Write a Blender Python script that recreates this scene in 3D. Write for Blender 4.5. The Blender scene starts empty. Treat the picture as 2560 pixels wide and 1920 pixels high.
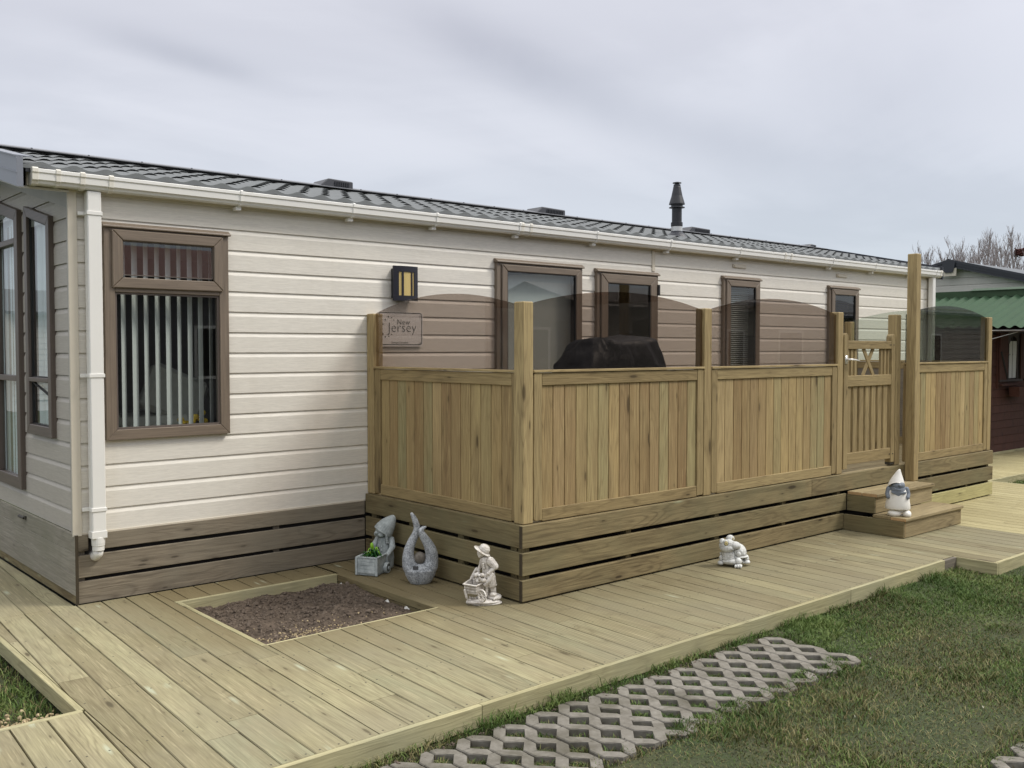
import bpy, bmesh, math, random
import numpy as np
from mathutils import Vector, Matrix, Euler
R = math.radians
random.seed(7); rng = np.random.default_rng(7)
SC = bpy.context.scene
COL = SC.collection

# ------------------------------------------------------------------ camera
CAM = (-1.8813, -6.3240, 1.6074); YAW = 41.0
cd = bpy.data.cameras.new("camera"); cam = bpy.data.objects.new("camera", cd); COL.objects.link(cam)
cam.location = CAM; cam.rotation_euler = (R(90-2.115), R(0.0), R(-YAW))
cd.sensor_fit = 'HORIZONTAL'; cd.sensor_width = 36; cd.lens = 36*2410.67/2560
cd.clip_start = .05; cd.clip_end = 2000
SC.camera = cam

# ------------------------------------------------------------------ world, sun, exposure
SUN_AZ, SUN_EL = 130.0, 48.0          # azimuth clockwise from +y, elevation
W = bpy.data.worlds.new("World"); SC.world = W; W.use_nodes = True
nt = W.node_tree; nt.nodes.clear()
def N(t, kind, **kw):
    n = t.nodes.new(kind)
    for k, v in kw.items(): setattr(n, k, v)
    return n
def setin(t, n, key, v):
    if isinstance(v, bpy.types.NodeSocket): t.links.new(v, n.inputs[key])
    else: n.inputs[key].default_value = v
def math_(t, op, a, b=None, c=None, clamp=False):
    n = N(t, 'ShaderNodeMath', operation=op); n.use_clamp = clamp
    setin(t, n, 0, a)
    if b is not None: setin(t, n, 1, b)
    if c is not None: setin(t, n, 2, c)
    return n.outputs[0]
def mix_(t, f, a, b, mode='MIX'):
    n = N(t, 'ShaderNodeMix', data_type='RGBA', blend_type=mode)
    for key, v in (('Factor', f), ('A', a), ('B', b)):
        sk = [s for s in n.inputs if s.name == key and (s.type == ('VALUE' if key == 'Factor' else 'RGBA'))][0]
        if isinstance(v, bpy.types.NodeSocket): t.links.new(v, sk)
        elif key == 'Factor': sk.default_value = v
        else: sk.default_value = (*v, 1) if len(v) == 3 else v
    return [s for s in n.outputs if s.type == 'RGBA'][0]
def ramp_(t, f, stops, interp='LINEAR'):
    n = N(t, 'ShaderNodeValToRGB'); n.color_ramp.interpolation = interp
    e = n.color_ramp.elements
    while len(e) < len(stops): e.new(.5)
    for el, (p, c) in zip(e, stops):
        el.position = p; el.color = (c, c, c, 1) if not hasattr(c, '__len__') else (*c, 1)
    setin(t, n, 0, f); return n.outputs[0]
def noise_(t, vec, scale, detail=3, rough=.55, dist=0):
    n = N(t, 'ShaderNodeTexNoise'); setin(t, n, 'Vector', vec); setin(t, n, 'Scale', scale)
    setin(t, n, 'Detail', detail); setin(t, n, 'Roughness', rough); setin(t, n, 'Distortion', dist)
    return n.outputs['Fac']
def map_(t, vec, scale=(1, 1, 1), loc=(0, 0, 0), rot=(0, 0, 0)):
    n = N(t, 'ShaderNodeMapping'); setin(t, n, 'Vector', vec); setin(t, n, 'Scale', scale)
    setin(t, n, 'Location', loc); setin(t, n, 'Rotation', rot); return n.outputs[0]

tc = N(nt, 'ShaderNodeTexCoord'); dirv = tc.outputs['Generated']
sky = N(nt, 'ShaderNodeTexSky', sky_type='NISHITA'); sky.sun_disc = False
sky.sun_elevation = R(SUN_EL); sky.sun_rotation = R(SUN_AZ)
sp = N(nt, 'ShaderNodeSeparateXYZ'); setin(nt, sp, 0, dirv)
# cloud deck: the direction projected on a flat layer high above
zc = math_(nt, 'MAXIMUM', sp.outputs[2], .03)
zc = math_(nt, 'ADD', zc, .12)
px_ = math_(nt, 'DIVIDE', sp.outputs[0], zc); py_ = math_(nt, 'DIVIDE', sp.outputs[1], zc)
cb = N(nt, 'ShaderNodeCombineXYZ'); setin(nt, cb, 0, px_); setin(nt, cb, 1, py_)
c1 = noise_(nt, map_(nt, cb.outputs[0], (.55, .55, 1), (3.1, 1.2, 0), (0, 0, R(20))), 1.0, 8, .58, .6)
c2 = noise_(nt, map_(nt, cb.outputs[0], (.9, 2.2, 1), (0, 4.3, 0), (0, 0, R(-32))), .8, 4, .5, .3)
cl = math_(nt, 'ADD', math_(nt, 'MULTIPLY', c1, .6), math_(nt, 'MULTIPLY', c2, .4))
cloudf = ramp_(nt, cl, [(.42, 0), (.60, 1)], 'EASE')
def blob(az, el, saz, sel, tilt):
    # a soft cloud bank at a compass direction, in degrees
    a = R(az); e = R(el)
    d = Vector((math.sin(a)*math.cos(e), math.cos(a)*math.cos(e), math.sin(e)))
    rt = Vector((math.cos(a), -math.sin(a), 0)); up = rt.cross(d)
    ct, st = math.cos(R(tilt)), math.sin(R(tilt))
    u = rt*ct+up*st; v = -rt*st+up*ct
    def dot(w):
        n = N(nt, 'ShaderNodeVectorMath', operation='DOT_PRODUCT'); setin(nt, n, 0, dirv); n.inputs[1].default_value = w
        return n.outputs['Value']
    wob = math_(nt, 'MULTIPLY', math_(nt, 'SUBTRACT', noise_(nt, dirv, 9, 4, .6), .5), .9)
    q = math_(nt, 'ADD', math_(nt, 'POWER', math_(nt, 'DIVIDE', dot(u), math.sin(R(saz))), 2),
              math_(nt, 'POWER', math_(nt, 'DIVIDE', dot(v), math.sin(R(sel))), 2))
    q = math_(nt, 'ADD', q, wob)
    g = math_(nt, 'POWER', 2.718, math_(nt, 'MULTIPLY', q, -1.0))
    front = math_(nt, 'GREATER_THAN', dot(d), 0)
    return math_(nt, 'MULTIPLY', g, front)
skyc = ramp_(nt, sp.outputs[2], [(0.0, (.375, .42, .475)), (.08, (.40, .432, .482)), (.20, (.50, .507, .548)), (.34, (.54, .54, .578)), (.60, (.84, .84, .86)), (1.0, (1.35, 1.33, 1.31))])
dark = ramp_(nt, sp.outputs[2], [(0.0, (.34, .38, .43)), (.14, (.335, .355, .40)), (.30, (.355, .358, .40)), (.6, (.64, .64, .68)), (1.0, (1.0, 1.0, 1.0))])
skyc = mix_(nt, math_(nt, 'MULTIPLY', cloudf, .46), skyc, dark)
for az, el, saz, sel, tilt, amt in ((22.5, 15.8, 5.0, .8, -12, .75), (41, 16.5, 9, 1.7, -24, .85), (54, 11.5, 9, 1.8, -22, .5), (62, 13, 7, 5, 0, .45), (44, 9.5, 5, 1.3, -10, .25)):
    skyc = mix_(nt, math_(nt, 'MULTIPLY', blob(az, el, saz, sel, tilt), amt, clamp=True), skyc, dark)
skyc = mix_(nt, .12, skyc, mix_(nt, 1, sky.outputs[0], (.10, .10, .10), 'MULTIPLY'))
bg = N(nt, 'ShaderNodeBackground'); setin(nt, bg, 0, skyc); bg.inputs[1].default_value = 1.0
wo = N(nt, 'ShaderNodeOutputWorld'); nt.links.new(bg.outputs[0], wo.inputs[0])

sd = bpy.data.lights.new("sun", 'SUN'); sd.energy = 1.5; sd.angle = R(15); sd.color = (1, .95, .87)
so = bpy.data.objects.new("sun", sd); COL.objects.link(so)
so.rotation_euler = (R(90-SUN_EL), 0, R(-SUN_AZ+180)); so.location = (4, -12, 15)
vs = SC.view_settings; SC.display_settings.display_device = 'sRGB'
vs.view_transform = 'Standard'; vs.look = 'None'; vs.exposure = 0.66; vs.gamma = 1; vs.use_curve_mapping = False
SC.cycles.max_bounces = 10; SC.cycles.transparent_max_bounces = 16; SC.cycles.caustics_reflective = False; SC.cycles.caustics_refractive = False

# ------------------------------------------------------------------ materials
MATS = {}
def new_mat(name):
    m = bpy.data.materials.new(name); m.use_nodes = True
    t = m.node_tree; b = t.nodes['Principled BSDF']; MATS[name] = m
    return m, t, b
def bump_(t, b, h, strength=.3, dist=.01):
    n = N(t, 'ShaderNodeBump'); setin(t, n, 'Height', h); n.inputs['Strength'].default_value = strength; n.inputs['Distance'].default_value = dist
    t.links.new(n.outputs[0], b.inputs['Normal'])
def plain(name, col, rough=.5, var=.10, scale=8, metal=0, bump=0, spec=.5, bscale=60):
    m, t, b = new_mat(name)
    o = N(t, 'ShaderNodeTexCoord').outputs['Object']
    n = noise_(t, o, scale, 5, .6)
    c = mix_(t, n, tuple(x*(1-var) for x in col), tuple(min(1, x*(1+var)) for x in col))
    t.links.new(c, b.inputs['Base Color'])
    b.inputs['Roughness'].default_value = rough; b.inputs['Metallic'].default_value = metal
    b.inputs['Specular IOR Level'].default_value = spec
    if bump: bump_(t, b, noise_(t, o, bscale, 4, .6), bump, .004)
    return m
def attr(t, name, out='Vector'):
    n = N(t, 'ShaderNodeAttribute', attribute_name=name); return n.outputs[out]
def wood(name, light, mid, darkc, knots=.5, rough=.72, stain=None, pale=None, grooves=False, contrast=.5, tints=None, damp=None):
    """solid wood: wc runs along the board's own grain, rn picks each board's tint"""
    m, t, b = new_mat(name)
    wc = attr(t, 'wc'); rn = attr(t, 'rn', 'Fac')
    fig = noise_(t, map_(t, wc, (.75, 6.0, 6.0)), 1, 2, .5, .35)
    rings = math_(t, 'SINE', math_(t, 'MULTIPLY', fig, 95))
    rings = math_(t, 'MULTIPLY_ADD', rings, .5, .5)
    rings = math_(t, 'POWER', rings, 3.5)
    fine = noise_(t, map_(t, wc, (5.0, 170, 170)), 1, 4, .65)
    streak = noise_(t, map_(t, wc, (1.0, 30, 30)), 1, 5, .68)
    lines = noise_(t, map_(t, wc, (3.2, 95, 95)), 1, 4, .66)
    blotch = noise_(t, map_(t, wc, (1.6, 7, 7)), 1, 4, .6)
    hw = tuple((a+c)/2 for a, c in zip(light, mid))
    tl = tints or [mid, hw, light]
    tint = ramp_(t, rn, [(i/(len(tl)-1), c) for i, c in enumerate(tl)])
    col = mix_(t, ramp_(t, blotch, [(.40, 0), (.66, .75)]), tint, mid)
    col = mix_(t, math_(t, 'MULTIPLY', math_(t, 'MULTIPLY', rings, ramp_(t, noise_(t, map_(t, wc, (.7, 3, 3), (9, 4, 2)), 1, 2), [(.42, .15), (.60, 1)])), contrast*.8), col, darkc)
    col = mix_(t, math_(t, 'MULTIPLY', ramp_(t, streak, [(.50, 0), (.72, 1)]), contrast*.62), col, darkc)
    col = mix_(t, math_(t, 'MULTIPLY', ramp_(t, lines, [(.55, 0), (.66, 1)]), contrast*.75), col, tuple(x*.85 for x in darkc))
    col = mix_(t, ramp_(t, lines, [(.34, .45), (.44, 0)]), col, tuple(min(1, x*1.22) for x in light))
    col = mix_(t, ramp_(t, fine, [(.3, .34), (.56, 0)]), col, tuple(x*.6 for x in darkc))
    if stain: # weathered patches in place
        o = N(t, 'ShaderNodeTexCoord').outputs['Object']
        col = mix_(t, ramp_(t, noise_(t, o, 1.3, 4, .6), [(.42, 0), (.68, .6)]), col, stain)
    if damp:
        o2 = N(t, 'ShaderNodeSeparateXYZ'); oc = N(t, 'ShaderNodeTexCoord').outputs['Object']; t.links.new(oc, o2.inputs[0])
        yy = math_(t, 'ADD', o2.outputs[1], math_(t, 'MULTIPLY', math_(t, 'SUBTRACT', noise_(t, oc, 1.8, 4, .6), .5), 1.6))
        xx = ramp_(t, o2.outputs[0], [(0, 0), (.5, 1)])
        col = mix_(t, math_(t, 'MULTIPLY', ramp_(t, math_(t, 'MULTIPLY_ADD', yy, .4, 1.0), [(.05, 0), (.55, .85)]), xx), col, damp)
    def vor(sx, sv, thr, off):
        v = N(t, 'ShaderNodeTexVoronoi'); setin(t, v, 'Vector', map_(t, wc, (sx, sv, sv), off)); v.inputs['Scale'].default_value = 1
        sel = N(t, 'ShaderNodeSeparateColor'); t.links.new(v.outputs['Color'], sel.inputs[0])
        return v.outputs['Distance'], math_(t, 'GREATER_THAN', sel.outputs[0], thr), sel.outputs[1]
    for sx_, sv_, off_, kk in ((2.3, 9, (0, 0, 0), 1.0), (4.2, 17, (7.7, 3.1, 5.5), .8)):
        d, on, sz = vor(sx_, sv_, 1-knots*.60, off_)
        d = math_(t, 'MULTIPLY', d, math_(t, 'MULTIPLY_ADD', sz, 1.4, .8))
        halo = math_(t, 'MULTIPLY', ramp_(t, d, [(.12, 1), (.40, 0)]), on)
        core = math_(t, 'MULTIPLY', ramp_(t, d, [(.09, 1), (.16, 0)]), on)
        col = mix_(t, math_(t, 'MULTIPLY', halo, .38*kk), col, tuple(x*.9 for x in darkc))
        col = mix_(t, math_(t, 'MULTIPLY', core, .8*kk), col, tuple(x*.50 for x in darkc))
    if pale:  # resin and treatment salts round some knots
        d2, on2, _ = vor(2.4, 11, .70, (4.4, 2.2, 7.7))
        pf = math_(t, 'MULTIPLY', ramp_(t, math_(t, 'ADD', d2, math_(t, 'MULTIPLY', math_(t, 'SUBTRACT', streak, .5), .5)), [(.04, .55), (.17, 0)]), on2)
        col = mix_(t, pf, col, pale)
    t.links.new(col, b.inputs['Base Color'])
    b.inputs['Roughness'].default_value = rough; b.inputs['Specular IOR Level'].default_value = .25
    h = math_(t, 'ADD', math_(t, 'MULTIPLY', fine, .6), math_(t, 'MULTIPLY', rings, .25))
    if grooves:  # shallow reeding along deck boards
        s = N(t, 'ShaderNodeSeparateXYZ'); t.links.new(attr(t, 'wl'), s.inputs[0])
        g = math_(t, 'SINE', math_(t, 'MULTIPLY', s.outputs[1], 2*math.pi/.0205))
        ox = N(t, 'ShaderNodeSeparateXYZ'); t.links.new(N(t, 'ShaderNodeTexCoord').outputs['Object'], ox.inputs[0])
        reed = ramp_(t, math_(t, 'MULTIPLY', ox.outputs[0], .2), [(.30, .0), (.42, 1)])   # boards laid reeded face up beyond the soil bed
        h = math_(t, 'ADD', h, math_(t, 'MULTIPLY', math_(t, 'MULTIPLY', g, grooves*3), reed))
        gd = math_(t, 'MULTIPLY', math_(t, 'MULTIPLY', ramp_(t, g, [(.0, 1), (.35, 0)]), .5), reed)
        t.links.new(mix_(t, gd, col, tuple(x*.8 for x in darkc)), b.inputs['Base Color'])
    bump_(t, b, h, .35, .004)
    return m
wood('deck_wood', (.44, .39, .245), (.30, .26, .155), (.145, .118, .066), .5, .7, stain=(.26, .235, .155), pale=(.50, .54, .40), grooves=.12, contrast=.5, tints=[(.225, .198, .112), (.345, .312, .182), (.295, .287, .178), (.42, .382, .225), (.262, .252, .155)], damp=(.165, .13, .066))
wood('new_deck_wood', (.60, .54, .30), (.46, .405, .215), (.22, .18, .095), .3, .7, pale=(.62, .6, .42), grooves=.2)
wood('edge_wood', (.56, .51, .30), (.38, .345, .195), (.20, .17, .09), .45, .7, stain=(.32, .31, .20))
wood('old_wood', (.22, .19, .15), (.17, .15, .12), (.10, .085, .07), .4)
wood('rim_wood', (.28, .222, .115), (.175, .135, .07), (.068, .048, .024), .7, .75, stain=(.160, .150, .082), pale=(.33, .37, .24), contrast=.6, tints=[(.185, .138, .07), (.225, .188, .098), (.28, .22, .115)])
wood('new_rim_wood', (.56, .52, .26), (.44, .40, .19), (.22, .19, .09), .4)
wood('skirt_wood', (.30, .255, .188), (.215, .18, .132), (.088, .070, .052), .65, .8, contrast=.6, stain=(.235, .215, .165))
wood('grey_skirt_wood', (.34, .32, .265), (.26, .24, .195), (.14, .128, .10), .45, .85, stain=(.205, .20, .145), contrast=.4)
wood('fence_wood', (.46, .36, .18), (.33, .245, .12), (.13, .088, .040), .75, .7, contrast=.38, tints=[(.255, .165, .078), (.42, .31, .145), (.335, .30, .155), (.49, .365, .17), (.31, .212, .105), (.52, .40, .205)])
wood('rail_wood', (.40, .31, .155), (.28, .21, .102), (.115, .08, .038), .75, .7, contrast=.5)
wood('post_wood', (.48, .375, .19), (.34, .255, .125), (.15, .105, .05), .75, .7, contrast=.48)
wood('step_wood', (.40, .325, .185), (.28, .222, .122), (.12, .09, .048), .6, .75, contrast=.5)
wood('shed_wood', (.098, .040, .028), (.072, .030, .021), (.034, .016, .012), .2, .75, contrast=.4)
plain('dark_end_grain', (.045, .034, .018), .85, .3, 30)
plain('end_grain', (.46, .30, .15), .8, .25, 40)

def siding_mat(name, col):
    m, t, b = new_mat(name)
    o = N(t, 'ShaderNodeTexCoord').outputs['Object']
    wc = attr(t, 'wc')
    g = noise_(t, map_(t, wc, (9, 160, 9)), 1, 3, .6, 1.2)
    g2 = noise_(t, map_(t, wc, (3, 45, 3)), 1, 2, .5, 1.0)
    gr = ramp_(t, g, [(.40, 0), (.62, 1)])
    c = mix_(t, gr, tuple(x*.90 for x in col), tuple(x*1.02 for x in col))
    c = mix_(t, ramp_(t, noise_(t, map_(t, o, (1.2, 1.2, .5)), 1.5, 5, .65), [(.45, 0), (.8, .28)]), c, tuple(x*y for x, y in zip(col, (.86, .84, .80))))
    # rain streaks and a little algae low on the wall
    dr = noise_(t, map_(t, o, (7, 7, .35)), 1, 4, .6)
    c = mix_(t, ramp_(t, dr, [(.54, 0), (.78, .13)]), c, tuple(x*y for x, y in zip(col, (.70, .68, .60))))
    t.links.new(c, b.inputs['Base Color']); b.inputs['Roughness'].default_value = .48; b.inputs['Specular IOR Level'].default_value = .35
    bump_(t, b, math_(t, 'ADD', math_(t, 'MULTIPLY', g, .5), g2), .35, .0025)
    return m
siding_mat('cream_siding', (.765, .73, .655))
siding_mat('grey_siding', (.46, .43, .38))
siding_mat('far_siding', (.60, .585, .54))
siding_mat('opposite_siding', (.16, .16, .165))
plain('cream_trim', (.63, .575, .47), .45, .05)
plain('grey_trim', (.36, .345, .31), .5, .22, 6)
plain('white_pvc', (.80, .79, .75), .32, .04, 5)
plain('cream_pvc', (.74, .71, .63), .35, .05, 5)
plain('soffit_white', (.62, .60, .55), .5, .1)
def frame_mat(name, col):
    m, t, b = new_mat(name)
    wc = attr(t, 'wc')
    g = noise_(t, map_(t, wc, (4, 90, 90)), 1, 4, .6)
    c = mix_(t, ramp_(t, g, [(.3, 0), (.7, 1)]), tuple(x*.78 for x in col), tuple(x*1.18 for x in col))
    t.links.new(c, b.inputs['Base Color']); b.inputs['Roughness'].default_value = .45
    return m
frame_mat('brown_frame', (.185, .145, .108)); frame_mat('dark_frame', (.125, .10, .085))
plain('black_seal', (.012, .011, .011), .5)
plain('roof_tile', (.165, .175, .178), .72, .12, 3, bump=.1, spec=.25)
plain('ridge_metal', (.16, .165, .175), .4, .1)
plain('barge_grey', (.20, .215, .25), .42, .06)
plain('charcoal_roof', (.028, .031, .04), .5, .1)
plain('charcoal_plastic', (.05, .052, .06), .45, .1)
plain('black_metal', (.016, .017, .021), .42, .15)
plain('silver_metal', (.62, .62, .60), .3, .1, metal=.6)
plain('lamp_black', (.012, .012, .02), .4)
plain('dark_inside', (.02, .018, .017), .8)
plain('room_wall', (.30, .26, .21), .8)
plain('blind_fabric', (.72, .70, .66), .8, .06, 30)
plain('net_curtain', (.88, .91, .92), .8, .05, 10)
plain('sofa_fabric', (.50, .47, .41), .9, .1, 30)
plain('yellow_petal', (.75, .48, .02), .6, .2, 60)
plain('green_leaf', (.02, .11, .018), .45, .5, 50)
plain('lime_leaf', (.25, .52, .03), .5, .2, 50)
plain('gate_handle', (.75, .73, .68), .25, .05, metal=.4)
plain('nail_metal', (.05, .045, .035), .5)
plain('green_roof', (.024, .066, .027), .8, .28, 2.5, bump=.15, bscale=20)
plain('green_fascia', (.022, .056, .02), .6, .3, 4)
plain('red_roof', (.16, .04, .025), .6, .2)
plain('grey_slate', (.10, .11, .12), .5, .2)
plain('dull_brown', (.045, .028, .022), .7, .2)
plain('bark', (.30, .262, .255), .9, .2, 3)
plain('nest_twigs', (.07, .022, .018), .95, .4, 30, bump=.5)
plain('white_cloth', (.60, .59, .56), .7, .1)
plain('chalk_ornament', (.80, .78, .73), .75, .06, 20, bump=.15)
plain('slate_grey_paint', (.17, .195, .23), .6, .1, 20)
plain('wire', (.6, .6, .6), .5)
plain('tyre_black', (.02, .02, .02), .6)
plain('dry_petal', (.44, .42, .34), .8, .3, 3)
plain('white_stone', (.72, .71, .68), .7, .2, 40)
def stone(name, dark, light, lo=.40, hi=.60, scale=45, bump=.5, cav=True):
    m, t, b = new_mat(name)
    o = N(t, 'ShaderNodeTexCoord').outputs['Object']
    n = noise_(t, o, scale, 5, .65)
    n2 = noise_(t, o, scale*.28, 4, .6)
    f = math_(t, 'ADD', math_(t, 'MULTIPLY', n, .65), math_(t, 'MULTIPLY', n2, .35))
    c = mix_(t, ramp_(t, f, [(lo, 0), (hi, 1)]), dark, light)
    if name == 'paver_concrete':
        oi = N(t, 'ShaderNodeObjectInfo'); c = mix_(t, math_(t, 'MULTIPLY', oi.outputs['Random'], .35), c, dark)
        c = mix_(t, ramp_(t, noise_(t, N(t, 'ShaderNodeNewGeometry').outputs['Position'], 3.5, 5, .65), [(.46, 0), (.66, .7)]), c, (.085, .078, .055))
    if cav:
        # darker tone in the hollows of the casting, by pointiness
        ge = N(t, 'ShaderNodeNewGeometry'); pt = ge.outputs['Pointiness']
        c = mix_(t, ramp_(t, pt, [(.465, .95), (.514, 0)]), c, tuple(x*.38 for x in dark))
    t.links.new(c, b.inputs['Base Color']); b.inputs['Roughness'].default_value = .85; b.inputs['Specular IOR Level'].default_value = .2
    bump_(t, b, f, bump, .004)
    return m
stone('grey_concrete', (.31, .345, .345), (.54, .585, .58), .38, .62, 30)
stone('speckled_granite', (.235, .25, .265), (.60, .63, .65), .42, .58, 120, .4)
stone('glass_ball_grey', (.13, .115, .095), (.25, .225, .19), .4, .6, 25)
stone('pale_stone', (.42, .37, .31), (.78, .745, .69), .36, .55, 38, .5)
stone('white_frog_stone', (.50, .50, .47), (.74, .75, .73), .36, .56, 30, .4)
stone('paver_concrete', (.150, .138, .116), (.285, .268, .235), .36, .64, 28, .6, False)
stone('soil', (.050, .038, .028), (.150, .116, .088), .38, .66, 38, .8, False)
stone('clod', (.060, .046, .035), (.185, .147, .114), .36, .64, 60, .8, False)
stone('sawdust', (.27, .21, .12), (.52, .42, .26), .38, .62, 60, .6, False)

def glassy(name, tint, ior=1.5, rough=0.0, refl=1.0):
    m = bpy.data.materials.new(name); m.use_nodes = True; t = m.node_tree; t.nodes.clear(); MATS[name] = m
    o = N(t, 'ShaderNodeOutputMaterial'); tr = N(t, 'ShaderNodeBsdfTransparent'); tr.inputs[0].default_value = (*tint, 1)
    gl = N(t, 'ShaderNodeBsdfGlossy'); gl.inputs['Roughness'].default_value = rough; gl.inputs[0].default_value = (1, 1, 1, 1)
    ge = N(t, 'ShaderNodeNewGeometry'); dn = N(t, 'ShaderNodeVectorMath', operation='DOT_PRODUCT')
    t.links.new(ge.outputs['Incoming'], dn.inputs[0]); t.links.new(ge.outputs['Normal'], dn.inputs[1])
    f0 = ((ior-1)/(ior+1))**2   # Schlick, the same from either side of the sheet
    om = math_(t, 'POWER', math_(t, 'SUBTRACT', 1.0, math_(t, 'ABSOLUTE', dn.outputs['Value'])), 5)
    f = math_(t, 'MULTIPLY', math_(t, 'MULTIPLY_ADD', om, 1-f0, f0), refl, clamp=True)
    mx = N(t, 'ShaderNodeMixShader'); t.links.new(f, mx.inputs[0]); t.links.new(tr.outputs[0], mx.inputs[1]); t.links.new(gl.outputs[0], mx.inputs[2])
    t.links.new(mx.outputs[0], o.inputs[0]); return m
glassy('window_glass', (.80, .86, .86), 1.9)
glassy('bronze_acrylic', (.63, .58, .545), 1.49, .004, 1.0)
glassy('green_acrylic', (.80, .835, .80), 1.49, .004, .8)
glassy('sign_acrylic', (.90, .90, .90), 1.45, .01, .6)
def ground_mat():
    m, t, b = new_mat('earth')
    o = N(t, 'ShaderNodeTexCoord').outputs['Object']
    n = noise_(t, o, 1.3, 6, .65); n2 = noise_(t, o, 60, 4, .7)
    c = mix_(t, ramp_(t, n, [(.38, 0), (.62, 1)]), (.050, .078, .022), (.088, .090, .038))
    c = mix_(t, ramp_(t, n2, [(.35, .7), (.65, 0)]), c, (.020, .020, .010))
    t.links.new(c, b.inputs['Base Color']); b.inputs['Roughness'].default_value = .95
    bump_(t, b, n2, .8, .02)
ground_mat()
def grass_mat():
    m, t, b = new_mat('grass_blade')
    rn = attr(t, 'rn', 'Fac'); dry = attr(t, 'dry', 'Fac')
    g = ramp_(t, rn, [(0, (.050, .096, .020)), (.5, (.105, .165, .038)), (1, (.205, .25, .078))])
    d = ramp_(t, rn, [(0, (.10, .082, .035)), (.5, (.20, .16, .075)), (1, (.36, .30, .16))])
    c = mix_(t, dry, g, d)
    t.links.new(c, b.inputs['Base Color']); b.inputs['Roughness'].default_value = .6; b.inputs['Specular IOR Level'].default_value = .25
grass_mat()
def cover_mat():
    m, t, b = new_mat('black_cover')
    o = N(t, 'ShaderNodeTexCoord').outputs['Object']
    b.inputs['Base Color'].default_value = (.006, .0075, .012, 1); b.inputs['Roughness'].default_value = .45; b.inputs['Specular IOR Level'].default_value = .18
    bump_(t, b, noise_(t, map_(t, o, (1, 1, .5)), 5, 3, .5, 1.2), .5, .05)
cover_mat()
def amber():
    m, t, b = new_mat('amber_glass')
    o = N(t, 'ShaderNodeTexCoord').outputs['Object']
    c = mix_(t, noise_(t, o, 120, 3, .6), (.50, .375, .13), (.68, .53, .23))
    t.links.new(c, b.inputs['Base Color']); b.inputs['Roughness'].default_value = .35
amber()

glassy('reflection_tint_acrylic', (.50, .505, .475), 1.49, .004, 1.0)  # bronze panel tinted darker; the tint stands in for a dark boarded reflection
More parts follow.
